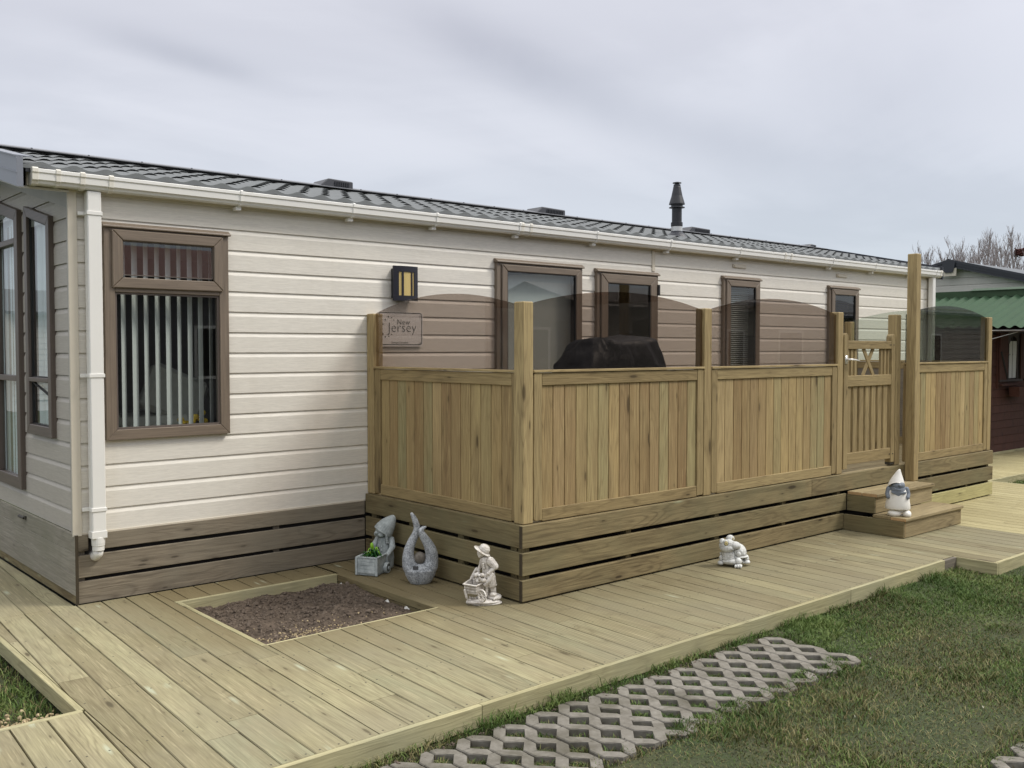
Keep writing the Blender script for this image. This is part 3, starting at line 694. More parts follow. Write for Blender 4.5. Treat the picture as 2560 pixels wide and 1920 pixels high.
# windows of the long wall
def frame_rect(m, x0, x1, z0, z1, w, y0, y1, wt=None, wb=None):
    wt = w if wt is None else wt; wb = w if wb is None else wb
    m.prism([(x0, z0), (x0+w, z0+wb), (x0+w, z1-wt), (x0, z1)], XZ, y0, y1, 1); m.prism([(x1, z0), (x1, z1), (x1-w, z1-wt), (x1-w, z0+wb)], XZ, y0, y1, 1)
    m.prism([(x0, z1), (x0+w, z1-wt), (x1-w, z1-wt), (x1, z1)], XZ, y0, y1, 0); m.prism([(x0, z0), (x1, z0), (x1-w, z0+wb), (x0+w, z0+wb)], XZ, y0, y1, 0)
def dripcap(m, x0, x1, z): m.prism([(-.055, z-.012), (-.055, z), (-.02, z+.022), (.01, z+.022), (.01, z-.012)], lambda a, b, d: (d, a, b), x0-.012, x1+.012)
def reveal(m, x0, x1, z0, z1):
    m.box(x0, x1, .0, .06, z0-.0, z0+.01); m.box(x0, x1, 0, .06, z1-.01, z1); m.box(x0, x0+.01, .0, .06, z0+.011, z1-.011); m.box(x1-.01, x1, 0, .06, z0+.011, z1-.011)
w1 = part(van, 'window', 'brown_frame', lambda m: (frame_rect(m, .181, 1.009, 1.021, 2.39, .066, -.034, .012), m.box(.247, .943, -.034, .012, 1.966, 2.004), dripcap(m, .181, 1.009, 2.385)), bevel=.003)
part(w1, 'sash', 'brown_frame', lambda m: frame_rect(m, .226, .966, 1.992, 2.362, .068, -.052, -.0345), bevel=.006)
part(w1, 'reveal', 'brown_frame', lambda m: reveal(m, .19, 1.0, 1.035, 2.388))
part(w1, 'glazing_bead', 'dark_frame', lambda m: (frame_rect(m, .2475, .9425, 1.0875, 1.9655, .012, -.022, .010), frame_rect(m, .2945, .8975, 2.0745, 2.2935, .006, -.036, -.012)))
part(w1, 'pane', 'window_glass', lambda m: (m.add([(.25, -.006, 1.09), (.94, -.006, 1.09), (.94, -.006, 1.964), (.25, -.006, 1.964)], [(0, 1, 2, 3)]), m.add([(.29, -.03, 2.07), (.90, -.03, 2.07), (.90, -.03, 2.30), (.29, -.03, 2.30)], [(0, 1, 2, 3)])))
def vblind(m):
    for i in range(10):
        x = .27+i*.0745; M_ = Matrix.Translation((x, .11, 0)) @ Euler((0, 0, R(45+4*math.sin(i*2.3)))).to_matrix().to_4x4()
        m.box(-.036, .036, -.0008, .0008, 1.06, 2.335, 'z', M=M_)
    m.box(.22, .98, .08, .14, 2.335, 2.37)
part(w1, 'blind', 'blind_fabric', vblind)
def simple_window(x0, x1, z0, z1, gl, name='window', fr=.045, blind=True):
    w = part(van, name, 'brown_frame', lambda m: (frame_rect(m, x0, x1, z0, z1, fr, -.034, .012), dripcap(m, x0, x1, z1)), bevel=.003)
    part(w, 'sash', 'brown_frame', lambda m: frame_rect(m, x0+fr*.8, x1-fr*.5, z0+fr*.5, z1-fr*.45, gl, -.05, -.0345, gl*.9, gl*.9), bevel=.006)
    a, b, c, d = x0+fr*.8+gl, x1-fr*.5-gl, z0+fr*.5+gl*.9, z1-fr*.45-gl*.9
    part(w, 'glazing_bead', 'black_seal', lambda m: frame_rect(m, a-.001, b+.001, c-.001, d+.001, .008, -.042, -.025))
    part(w, 'pane', 'window_glass', lambda m: m.add([(a-.01, -.03, c-.01), (b+.01, -.03, c-.01), (b+.01, -.03, d+.01), (a-.01, -.03, d+.01)], [(0, 1, 2, 3)]))
    return w, (a, b, c, d)
w2, g2 = simple_window(3.418, 4.445, .60, 2.352, .062, fr=.06)
part(w2, 'blind', 'blind_fabric', lambda m: m.prism([(3.47, .7), (4.40, .7), (4.40, 2.30), (3.47, 2.235)], XZ, .075, .078))
dr, g3 = simple_window(4.64, 5.508, .52, 2.335, .095, 'door', fr=.055)
part(dr, 'hinge', 'black_seal', lambda m: m.box(5.483, 5.507, -.062, -.02, 2.13, 2.235))
def hblind(m, x0, x1, z0, z1):
    z = z0
    while z < z1:
        M_ = Matrix.Translation((0, .09, z)) @ Euler((R(35), 0, 0)).to_matrix().to_4x4(); m.box(x0, x1, -.012, .012, -.0006, .0006, M=M_); z += .022
w4, g4 = simple_window(6.575, 7.238, 1.04, 2.362, .075); part(w4, 'blind', 'blind_fabric', lambda m: hblind(m, 6.63, 7.19, 1.1, 2.3))
w5, g5 = simple_window(8.665, 9.348, 1.04, 2.348, .075); part(w5, 'blind', 'dark_inside', lambda m: hblind(m, 8.72, 9.30, 1.1, 2.3))
for a in (6.765, 8.86):
    part(van, 'wall_vent', 'cream_trim', lambda m: (m.box(a, a+.24, -.014, .001, 2.478, 2.520), m.box(a+.012, a+.05, -.024, -.0145, 2.484, 2.514)), bevel=.006)
# windows of the end wall: heads follow the roof rake
def raked_frame(m, y0, y1, z0, zt0, w, x0, x1):
    zt = lambda y: zt0+RAKE*(y-y0)
    m.prism([(y0, z0), (y0, zt(y0)), (y0+w, zt(y0+w)-w), (y0+w, z0+w)], YZ, x0, x1, 1); m.prism([(y1, z0), (y1-w, z0+w), (y1-w, zt(y1-w)-w), (y1, zt(y1))], YZ, x0, x1, 1)
    m.prism([(y0, zt(y0)), (y1, zt(y1)), (y1-w, zt(y1-w)-w), (y0+w, zt(y0+w)-w)], YZ, x0, x1, 0); m.prism([(y0, z0), (y0+w, z0+w), (y1-w, z0+w), (y1, z0)], YZ, x0, x1, 0)
wa = part(van, 'window', 'dark_frame', lambda m: (raked_frame(m, .381, .962, 1.02, 2.465, .066, -.032, .012), m.box(-.032, .012, .447, .896, 1.38, 1.41, 'y')), bevel=.003)
part(wa, 'glazing_bead', 'black_seal', lambda m: (raked_frame(m, .4465, .8965, 1.4105, 2.409, .008, -.012, .01), raked_frame(m, .4465, .8965, 1.0865, 1.285, .008, -.012, .01)) and None)
part(wa, 'pane', 'window_glass', lambda m: m.add([(-.004, .44, 1.07), (-.004, .9, 1.07), (-.004, .9, 2.53), (-.004, .44, 2.43)], [(0, 1, 2, 3)]))
wb = part(van, 'window', 'dark_frame', lambda m: (raked_frame(m, 1.13, 2.53, .60, 2.60-.015, .085, -.034, .012), m.box(-.034, .012, 1.216, 2.44, 1.372, 1.412, 'y'), m.box(-.034, .012, 1.216, 2.44, 2.354, 2.395, 'y'), m.box(-.034, .012, 1.735, 1.80, .686, 2.62, 'z')), bevel=.003)
part(wb, 'pane', 'window_glass', lambda m: m.add([(-.004, 1.2, .67), (-.004, 2.46, .67), (-.004, 2.46, 2.74), (-.004, 1.2, 2.53)], [(0, 1, 2, 3)]))
def curtain(m, y0, y1, z0, z1, x):
    n = 60; vs = []
    for z in (z0, z1):
        for i in range(n): y = y0+(y1-y0)*i/(n-1); vs.append((x+.018*math.sin(i*1.1)+.01*math.sin(i*.37), y, z))
    m.add(vs, [(i, i+1, n+i+1, n+i) for i in range(n-1)])
part(wa, 'curtain', 'net_curtain', lambda m: curtain(m, .42, .93, .9, 2.56, .045), smooth=True)
part(wb, 'curtain', 'net_curtain', lambda m: curtain(m, 1.15, 2.5, .6, 2.7, .05), smooth=True)

# furniture glimpsed through the big window
ac = thing('armchair', 'pale armchair with a slanted cushion seen inside the big window', 'armchair', (.55, .55, .48))
part(ac, 'seat', 'sofa_fabric', lambda m: m.box(-.32, .34, -.30, .3, .25, .66), bevel=.05)
part(ac, 'backrest', 'sofa_fabric', lambda m: m.box(-.34, -.10, -.28, .28, .60, 1.02, M=Matrix.Translation((.1, 0, .0)) @ Euler((0, R(-14), 0)).to_matrix().to_4x4()), bevel=.04)
part(ac, 'cushion', 'sofa_fabric', lambda m: m.box(-.22, .22, -.07, .05, .63, .98, M=Matrix.Translation((-.05, -.16, .06)) @ Euler((R(-8), R(24), 0)).to_matrix().to_4x4()), bevel=.035)
fw_ = thing('flower_bunch', 'small bunch of yellow flowers inside the big window', 'flowers', (.83, .16, 1.06))
part(fw_, 'blossom', 'yellow_petal', lambda m: [m.ell((random.uniform(-.09, .09), random.uniform(-.03, .04), random.uniform(.01, .10)), (.026, .02, .02), 8) for _ in range(12)], smooth=True)
part(fw_, 'bowl', 'white_cloth', lambda m: m.lathe([(.03, -.06), (.055, -.03), (.06, .0)], (0, 0, 0), 16))

# ------------------------------------------------------------------ timber skirting round the caravan
sk = thing('timber_skirting', 'weathered brown grey timber skirting with dark gaps under the cream caravan', 'skirting')
for z0, z1 in ((.0, .140), (.164, .305), (.332, .436)):
    for a, b in ((.0, 2.106),) if z0 < .3 else ((.0, .066), (.162, 2.106)):
        part(sk, 'skirting_board', 'skirt_wood', lambda m: m.box(a, b, -.012, .012, z0, z1, 'x'), bevel=.003)
    part(sk, 'skirting_board', 'rim_wood', lambda m: m.box(9.0, LX, -.012, .012, z0, z1, 'x'), bevel=.003)
for z0, z1 in ((.0, .056), (.057, .193), (.194, .327), (.328, .442)):
    part(sk, 'skirting_board', 'grey_skirt_wood' if z0 > 0 else 'rim_wood', lambda m: m.box(-.02+(.006 if z0 == 0 else 0), -.001, -.030, 3.66, z0, z1, 'y'), bevel=.0025)
for x in (.003, 1.35, 9.05, 10.2): part(sk, 'skirting_post', 'old_wood', lambda m: m.box(x, x+.045, .0125, .05, 0, .44, 'z'))
part(sk, 'door_latch', 'nail_metal', lambda m: (m.tube([(-.03, 1.08, .405), (-.045, 1.16, .412)], .011, 8), m.box(-.032, -.02, 1.06, 1.10, .395, .418)))

part(sk, 'end_grain', 'dark_end_grain', lambda m: m.box(-.0205, -.0015, -.0325, -.0305, .004, .44))
# ------------------------------------------------------------------ raised terrace
TX0, TX1, TY = 2.108, 9.0, -1.836
ter = thing('raised_terrace', 'raised timber terrace with three rim boards and dark gaps beside the caravan', 'terrace', (0, 0, 0))
T = .028
for li, (z0, z1) in enumerate(((.012, .146), (.175, .319), (.348, .493))):
    part(ter, 'rim_board', 'rim_wood', lambda m: m.box(TX0, TX0+T, TY+T+.001, -.016, z0, z1, 'y'), bevel=.003)
    part(ter, 'end_grain', 'dark_end_grain', lambda m: m.box(TX0-.0045, TX0-.0012, TY+.002, TY+T-.001, z0+.002, z1-.003))
    cuts = [(TX0-.001, 5.4), (5.402, TX1)] if li == 2 else [(TX0-.001, 5.96), (7.0, TX1)] if li == 1 else [(TX0-.001, 5.92), (6.9, TX1)]
    for a, b in cuts:
        part(ter, 'rim_board', 'new_rim_wood' if (li == 0 and a > 6) else 'rim_wood', lambda m: m.box(a, b, TY, TY+T, z0, z1, 'x'), bevel=.003)
    part(ter, 'rim_board', 'rim_wood' if li else 'new_rim_wood', lambda m: m.box(TX1-T+.001, TX1-.0005, TY+T, -.02, z0, z1, 'y'), bevel=.003)
for x in (2.14, 3.1, 4.1, 5.0, 5.85, 7.6, 8.4, 8.9): part(ter, 'joist_post', 'rim_wood', lambda m: m.box(x, x+.05, TY+T+.001, TY+T+.05, .0, .46, 'z'))
for y in (-1.75, -1.2, -.62, -.12): part(ter, 'joist_post', 'rim_wood', lambda m: m.box(TX0+T+.001, TX0+T+.05, y, y+.06, .0, .46, 'z'))
part(ter, 'gap_shade', 'dark_inside', lambda m: (m.box(TX0+.16, TX1-.15, TY+.20, TY+.21, .002, .455), m.box(TX0+.15, TX0+.159, TY+.2, -.05, .002, .455)))  # near-black sheets that colour in the shade behind the rim board gaps
def tfloor(m):
    y = TY+T+.002
    while y < -.05: m.box(TX0+T+.002, TX1-T-.002, y, y+.142, .464, .491, 'x'); y += .146
part(ter, 'floor_boards', 'step_wood', tfloor, bevel=.003)

# ------------------------------------------------------------------ steps
st = thing('garden_steps', 'two step timber stair leading up to the garden gate', 'steps')
part(st, 'riser', 'step_wood', lambda m: m.box(5.942, 6.99, -2.392, -2.364, .004, .142, 'x'), bevel=.003)
part(st, 'side_board', 'rim_wood', lambda m: m.box(5.916, 5.941, -2.390, TY-.001, .003, .141, 'y'), bevel=.002)
part(st, 'side_board', 'rim_wood', lambda m: m.box(6.962, 6.989, -2.363, TY-.001, .003, .141, 'y'), bevel=.002)
part(st, 'tread', 'step_wood', lambda m: (m.box(5.925, 7.005, -2.408, -2.268, .143, .170, 'x'), m.box(5.925, 7.005, -2.264, -2.105, .143, .170, 'x')), bevel=.003)
part(st, 'riser', 'step_wood', lambda m: m.box(5.995, 7.03, -2.100, -2.072, .171, .311, 'x'), bevel=.003)
part(st, 'side_board', 'rim_wood', lambda m: m.box(5.968, 5.994, -2.099, TY-.001, .171, .311, 'y'), bevel=.002)
part(st, 'side_board', 'rim_wood', lambda m: m.box(7.004, 7.029, -2.071, TY-.001, .171, .311, 'y'), bevel=.002)
part(st, 'tread', 'step_wood', lambda m: (m.box(5.975, 7.045, -2.120, -1.978, .312, .340, 'x'), m.box(5.975, 7.045, -1.974, TY-.002, .312, .340, 'x')), bevel=.003)
for q in ((5.973, 5.9752, -2.118, -1.980, .314, .338), (5.973, 5.9752, -1.972, -1.84, .314, .338), (5.923, 5.9252, -2.406, -2.27, .145, .168), (5.940, 5.9425, -2.3915, -2.365, .006, .140), (5.993, 5.9955, -2.0995, -2.073, .173, .309)):
    part(st, 'end_grain', 'end_grain', lambda m: m.box(*q))

# ------------------------------------------------------------------ fence: posts, panels, gate
PS = .09
def fence_post(x, y, z0, z1, label, s=PS, grp='square timber posts of the terrace fence', mat='post_wood'):
    m = MB(); m.box(-s/2, s/2, -s/2, s/2, 0, z1-z0, 'z')
    o = m.build('fence_post', mat, bevel=.006); o.location = (x, y, z0); return tag(o, label, 'post', grp)
FY = -1.81+PS/2
fence_post(2.134+.045, FY, .4935, 1.902, 'broad square post on the front corner of the raised terrace')
fence_post(2.18, -.049, .4935, 1.872, 'square fence post standing against the cream caravan wall by the name sign')
fence_post(4.002, FY, .4935, 1.908, 'square post between the two long front panels, near the covered barbecue')
fence_post(5.880, FY, .4935, 1.925, 'latch post beside the metal handle of the gate')
fence_post(6.918, FY, .4935, 1.928, 'hinge post of the gate, half hidden behind the taller post')
fence_post(8.945, FY, .4935, 1.945, 'end post of the fence beside the dark brown shed')
fence_post(7.050, -1.8385-.047, .3405, 2.505, 'tallest square post, standing on the upper step beside the gate', .093, 'tall posts by the steps')
fence_post(8.93, -.146, .4935, 1.93, 'square post behind the gate where the far side panel meets the caravan')

def arch_panel(name, label, L, mp, glass='bronze_acrylic', arch=(1.90, 1.99), seed=0, post_gap=.0):
    """mp(a, d, z): a along the panel from 0 to L, d depth (negative outwards)"""
    t = thing('glass_topped_fence', label, 'fence panel', group='arched glass topped fence panels')
    rr = random.Random(seed)
    def bx(m, a0, a1, d0, d1, z0, z1, g):
        vs = [Vector((a, d, z)) for a in (a0, a1) for d in (d0, d1) for z in (z0, z1)]
        k = {'x': (0, 1, 2), 'z': (2, 0, 1)}[g]
        m.add([mp(*v) for v in vs], [(0, 1, 3, 2), (4, 6, 7, 5), (0, 4, 5, 1), (2, 3, 7, 6), (0, 2, 6, 4), (1, 5, 7, 3)], [(v[k[0]], v[k[1]], v[k[2]]) for v in vs])
    sw = .072
    for a in (.004, L-sw-.004):
        # stile with rounded ends
        pts = []
        for cx, cz, s0 in ((a+.02, .505+.02, 180), (a+sw-.02, .505+.02, 270), (a+sw-.02, 1.452-.02, 0), (a+.02, 1.452-.02, 90)):
            out = (a < .1 and cx < a+.03) or (a > .1 and cx > a+.03)
            if out: pts += [(cx+.02*math.cos(R(s0+q)), cz+.02*math.sin(R(s0+q))) for q in (0, 30, 60, 90)]
            else: pts += [(cx+.02*(1 if s0 in (270, 0) else -1), cz+.02*(1 if s0 in (0, 90) else -1))]
        part(t, 'stile', 'rail_wood', lambda m: m.prism(pts, lambda p, q, d: mp(p, d, q), -.022, .022, 1), bevel=.003)
    part(t, 'top_rail', 'rail_wood', lambda m: bx(m, sw+.005, L-sw-.005, -.020, .020, 1.370, 1.451, 'x'), bevel=.003)
    part(t, 'bottom_rail', 'rail_wood', lambda m: bx(m, sw+.005, L-sw-.005, -.020, .020, .497, .578, 'x'), bevel=.003)
    part(t, 'cap_strip', 'post_wood', lambda m: bx(m, .0, L, -.030, .028, 1.4535, 1.470, 'x'), bevel=.002)
    def boards(m):
        n = max(3, round((L-2*sw)/.107)); w = (L-2*sw-.01)/n
        for i in range(n):
            a = sw+.005+i*w; e = .0045
            pr = [(a+.0018, .010), (a+.0018, -.001), (a+e, -.009), (a+w-e, -.009), (a+w-.0018, -.001), (a+w-.0018, .010)]
            vs = [mp(p, d, z) for z in (.577, 1.372) for p, d in pr]; k = len(pr)
            m.add(vs, [list(range(k)), list(range(k, 2*k))]+[(j, (j+1) % k, k+(j+1) % k, k+j) for j in range(k)], [(z, p-a, d) for z in (.577, 1.372) for p, d in pr], rr.random())
    part(t, 'boards', 'fence_wood', boards)
    part(t, 'backing_battens', 'old_wood', lambda m: bx(m, sw+.006, L-sw-.006, .0105, .014, .58, 1.369, 'x'))
    def glassm(m):
        n = 28; top = [(L*i/n, arch[0]+(arch[1]-arch[0])*(1-(2*i/n-1)**2)) for i in range(n+1)]
        pts = [(0, 1.4705), (L, 1.4705)]+top[::-1]
        m.prism(pts, lambda p, q, d: mp(p, d, q), -.0025, .0025)
    part(t, 'glass_pane', glass, glassm)
    return t
f0 = lambda x0: (lambda a, d, z: (x0+a, -1.785+d, z))
arch_panel('fence_panel', 'fence panel with brown tinted glass in front of the black covered barbecue', 3.957-2.226, f0(2.226), seed=1, arch=(1.895, 1.995))
arch_panel('fence_panel', 'fence panel with brown tinted glass ending at the gate handle side', 5.833-4.049, f0(4.049), seed=2, arch=(1.905, 2.01))
arch_panel('fence_panel', 'fence panel with glass darkened for a reflection, between the tallest post and the brown shed', 8.898-7.098, f0(7.098), 'reflection_tint_acrylic', seed=3, arch=(1.935, 2.04))
arch_panel('fence_panel', 'side fence panel running out from the caravan wall, name sign behind its glass', 1.764-.096, lambda a, d, z: (2.165+d, -.096-a, z), seed=4, arch=(1.875, 1.985))
arch_panel('fence_panel', 'far side fence panel with clear greenish glass seen behind the gate', 1.764-.193, lambda a, d, z: (8.93-d, -.193-a, z), 'green_acrylic', seed=5, arch=(1.945, 2.05))
# gate
gt = thing('garden_gate', 'slatted timber garden gate with crossed braces and a metal lever handle', 'gate', (0, -1.778, 0))
GX0, GX1 = 5.945, 6.862
def gstile(m, a):
    w = .068; top = 1.742
    pts = [(a, .53), (a+w, .53), (a+w, top-.034)]+[(a+w/2+w/2*math.cos(R(q)), top-.034+.034*math.sin(R(q))) for q in (30, 60, 90, 120, 150)]+[(a, top-.034)]
    m.prism(pts, XZ, -.03, .03, 1)
part(gt, 'stile', 'rail_wood', lambda m: gstile(m, GX0), bevel=.003); part(gt, 'stile', 'rail_wood', lambda m: gstile(m, GX1-.068), bevel=.003)
for z0, z1 in ((1.602, 1.676), (1.265, 1.362), (.566, .668)):
    part(gt, 'rail', 'rail_wood', lambda m: m.box(GX0+.069, GX1-.069, -.027, .018, z0, z1, 'x'), bevel=.003)
for i in range(7):
    a = GX0+.078+i*.1095
    part(gt, 'slat', 'rail_wood', lambda m: m.box(a, a+.072, -.012, .010, .60, 1.30, 'z'), bevel=.002)
for i in range(3):
    for a in (GX0+.080+i*.064, GX1-.069-.045-i*.064):
        part(gt, 'slat', 'rail_wood', lambda m: m.box(a, a+.036, -.012, .010, 1.33, 1.63, 'z'), bevel=.002)
for sg in (1, -1):
    M_ = Matrix.Translation((6.405, -.002+.005*sg, 1.482)) @ Euler((0, R(36*sg), 0)).to_matrix().to_4x4()
    part(gt, 'brace', 'rail_wood', lambda m: m.box(-.019, .019, -.006-.003*sg, .006-.003*sg, -.155, .155, 'z', M=M_))
part(gt, 'handle', 'gate_handle', lambda m: (m.tube([(5.975, -.03, 1.508), (5.975, -.065, 1.508), (6.0, -.075, 1.508), (6.06, -.077, 1.503), (6.12, -.075, 1.496)], [.010, .010, .010, .009, .007], 10), m.box(5.955, 5.995, -.037, -.0305, 1.47, 1.545)), smooth=True)
part(gt, 'hinge', 'nail_metal', lambda m: (m.box(6.80, 6.90, -.02, .03, .505, .529), [m.ell((x, -.0315, z), .006, 6) for x, z in ((6.828, .61), (6.828, 1.64), (6.77, .61), (6.77, 1.64))]))

# ------------------------------------------------------------------ wall lamp and name sign
lp = thing('wall_lamp', 'black wall lamp with amber glass strips on the cream wall', 'wall lamp', (2.46, 0, 2.115))
def curved(m, a0, a1, z0, z1, d=0, th=.012, n=8):
    cv = lambda a: -.062-.020*(1-(a/.115)**2)-d
    vs = []
    for z in (z0, z1):
        for o_ in (0, th):
            for i in range(n+1): a = a0+(a1-a0)*i/n; vs.append((a, cv(a)+o_, z))
    k = n+1; fs = []
    for i in range(n): fs += [(i, i+1, 2*k+i+1, 2*k+i), (k+i, 3*k+i, 3*k+i+1, k+i+1), (i, k+i, k+i+1, i+1), (2*k+i, 2*k+i+1, 3*k+i+1, 3*k+i)]
    fs += [(0, 2*k, 3*k, k), (n, k+n, 3*k+n, 2*k+n)]
    m.add(vs, fs)
part(lp, 'frame', 'lamp_black', lambda m: (curved(m, -.115, .115, .090, .135), curved(m, -.115, .115, -.135, -.095), curved(m, -.115, -.072, -.0945, .0895), curved(m, .072, .115, -.0945, .0895), curved(m, -.046, -.030, -.0945, .0895), curved(m, .042, .055, -.0945, .0895)))
part(lp, 'backplate', 'lamp_black', lambda m: m.box(-.095, .095, -.045, -.001, -.115, .115))
part(lp, 'glass', 'amber_glass', lambda m: curved(m, -.09, .09, -.11, .11, -.006, .006))
sg_ = thing('name_sign', 'clear acrylic sign reading New Jersey with a ring of stars', 'sign', (0, -.014, 0))
def rrect(x0, x1, z0, z1, r, n=6):
    p = []
    for cx, cz, s in ((x1-r, z1-r, 0), (x0+r, z1-r, 90), (x0+r, z0+r, 180), (x1-r, z0+r, 270)):
        p += [(cx+r*math.cos(R(s+90*i/n)), cz+r*math.sin(R(s+90*i/n))) for i in range(n+1)]
    return p
SX0, SX1, SZ0, SZ1 = 2.225, 2.654, 1.622, 1.893
MATS['sign_white'] = plain('sign_white', (.74, .73, .71), .35, .04)
part(sg_, 'plate', 'sign_white', lambda m: m.prism(rrect(SX0, SX1, SZ0, SZ1, .022), XZ, -.006, .0))
def border(m):
    a = rrect(SX0+.004, SX1-.010, SZ0+.012, SZ1-.004, .024); b = rrect(SX0+.010, SX1-.016, SZ0+.018, SZ1-.010, .019); n = len(a)
    m.add([(x, -.0075, z) for x, z in a]+[(x, -.0075, z) for x, z in b], [(i, (i+1) % n, n+(i+1) % n, n+i) for i in range(n)])
part(sg_, 'border', 'black_seal', border)
def lettering(parent, txt, size, x, z, y=-.0085, name='lettering', off=-.004, space=1.0):
    cu = bpy.data.curves.new(name, 'FONT'); cu.body = txt; cu.size = size; cu.offset = off*size; cu.space_character = space; cu.extrude = .0004
    tmp = bpy.data.objects.new('tmp', cu); COL.objects.link(tmp)
    dg = bpy.context.evaluated_depsgraph_get(); me = bpy.data.meshes.new_from_object(tmp.evaluated_get(dg))
    bpy.data.objects.remove(tmp); me.name = name
    o = bpy.data.objects.new(name, me); COL.objects.link(o); o.parent = parent; o.rotation_euler = (R(90), 0, 0); o.location = (x, y, z)
    me.materials.clear(); me.materials.append(MATS['black_seal']); return o
lettering(sg_, 'New', .060, 2.402, 1.795, off=-.016, space=1.1)
lettering(sg_, 'Jersey', .108, 2.318, 1.737, off=-.020, space=1.03)
lettering(sg_, 'Europa Caravans', .0215, 2.352, 1.648, off=-.004, space=1.05)
def star(m, x, z, r):
    p = [(x+(r if i % 2 == 0 else r*.42)*math.sin(R(36*i+180*0)), z+(r if i % 2 == 0 else r*.42)*math.cos(R(36*i))) for i in range(10)]
    m.add([(a, -.0085, b) for a, b in p]+[(x, -.0085, z)], [(i, (i+1) % 10, 10) for i in range(10)])
part(sg_, 'stars', 'black_seal', lambda m: [star(m, x, z, r) for x, z, r in ((2.322, 1.853, .010), (2.352, 1.847, .008), (2.374, 1.829, .007), (2.294, 1.830, .011), (2.272, 1.796, .011), (2.262, 1.757, .012), (2.271, 1.719, .011), (2.294, 1.697, .010), (2.327, 1.702, .008), (2.352, 1.717, .007))])
part(sg_, 'screw', 'silver_metal', lambda m: [m.lathe([(.006, 0), (.006, .004)], (0, 0, 0), 10, M=Matrix.Translation((x, -.0065, z)) @ Euler((R(90), 0, 0)).to_matrix().to_4x4()) for x in (2.25, 2.625) for z in (1.65, 1.865)])

# ------------------------------------------------------------------ covered barbecue on the terrace
def bbq():
    from mathutils import noise as nz
    m = MB(); n = 72; rows = 30; vs = []
    hgt = 1.20
    for j in range(rows+1):
        f = j/rows
        for k in range(n):
            th = 2*math.pi*k/n; c, s = math.cos(th), math.sin(th)
            e = .42
            sx = math.copysign(abs(c)**e, c); sy = math.copysign(abs(s)**e, s)
            if f < .8: z = hgt*.93*f/.8; g_ = max(0, (f-.36)/.44); kx = .69-.11*f/.8-(.25 if c < 0 else .13)*g_**1.15; ky = .34-.03*f/.8-.09*g_
            else:
                q = (f-.8)/.2; z = hgt*(.93+.07*math.sin(q*math.pi/2)); kx = (.29 if c < 0 else .41)*(1-q**2.2)**.5 if q < 1 else 0; ky = .22*(1-q**2.2)**.5 if q < 1 else 0
            p = Vector((kx*sx, ky*sy, z))
            w = nz.noise(Vector((p.x*3.5, p.y*3.5, p.z*1.4)))*.034+(1-abs(nz.noise(Vector((p.x*7+p.z*3, p.y*7, p.z*2.2)))))**4*.034
            p += Vector((c, s, .3)).normalized()*w
            p.z += .020*math.sin(p.x*9-1.2)*(f**3)
            vs.append(p)
    fs = [(j*n+k, j*n+(k+1) % n, (j+1)*n+(k+1) % n, (j+1)*n+k) for j in range(rows) for k in range(n)]
    m.add(vs, fs)
    o = m.build('covered_barbecue', 'black_cover', smooth=True); o.location = (3.66, -1.08, .494)
    tag(o, 'barbecue under a wrinkled black cover behind the tinted glass', 'barbecue'); return o
bbq()

# ------------------------------------------------------------------ figurines
def facing(x, y, extra=0): # local +x runs to the right as seen from the camera
    a = math.atan2(x-CAM[0], y-CAM[1]); return -a+R(extra)
def spline(pts, n=6):
    out = []
    P = [np.array(p, float) for p in pts]
    for i in range(len(P)-1):
        p0 = P[max(i-1, 0)]; p1 = P[i]; p2 = P[i+1]; p3 = P[min(i+2, len(P)-1)]
        for k in range(n):
            t = k/n; out.append(.5*(2*p1+(p2-p0)*t+(2*p0-5*p1+4*p2-p3)*t*t+(3*p1-p0-3*p2+p3)*t**3))
    out.append(P[-1]); return out

# flame sculpture with a ball
S = .00036
fx = thing('flame_sculpture', 'speckled grey flame shaped stone sculpture holding a brown ball', 'sculpture', (1.945, -.965, .001), facing(1.945, -.965))
def flame(m):
    pts = [(-160, 20, 1318, 30), (-128, 20, 1262, 44), (-88, 22, 1170, 58), (-60, 24, 1040, 66), (-92, 22, 915, 74), (-160, 14, 780, 84), (-215, 6, 620, 100), (-222, 0, 450, 122), (-165, 0, 290, 158), (0, 0, 190, 178),
           (165, 0, 290, 158), (216, 0, 450, 128), (205, -10, 600, 116), (165, -18, 720, 100), (105, -26, 830, 84), (45, -32, 930, 72), (22, -34, 1000, 60), (48, -34, 1056, 44), (98, -34, 1082, 24), (122, -34, 1086, 14)]
    q = spline(pts, 6)
    m.tube([(a*S, b*S*2.2, c*S) for a, b, c, r in q], [r*S for a, b, c, r in q], 18, flat=1.0); m.ell((-160*S, 44*S, 1318*S), 31*S, 10)
    m.lathe([(190*S, 0), (235*S, 60*S), (285*S, 160*S), (310*S, 260*S), (260*S, 330*S), (120*S, 380*S)], (0, 0, 0), 28, 1, .72)
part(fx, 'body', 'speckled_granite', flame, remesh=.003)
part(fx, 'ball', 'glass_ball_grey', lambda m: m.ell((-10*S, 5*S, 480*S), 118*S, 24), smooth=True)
part(fx, 'solar_panel', 'black_seal', lambda m: m.box(-.018, .018, -.012, .012, -.003, .003, M=Matrix.Translation((-90*S, -.066, 330*S)) @ Euler((R(62), R(0), R(-12))).to_matrix().to_4x4()))

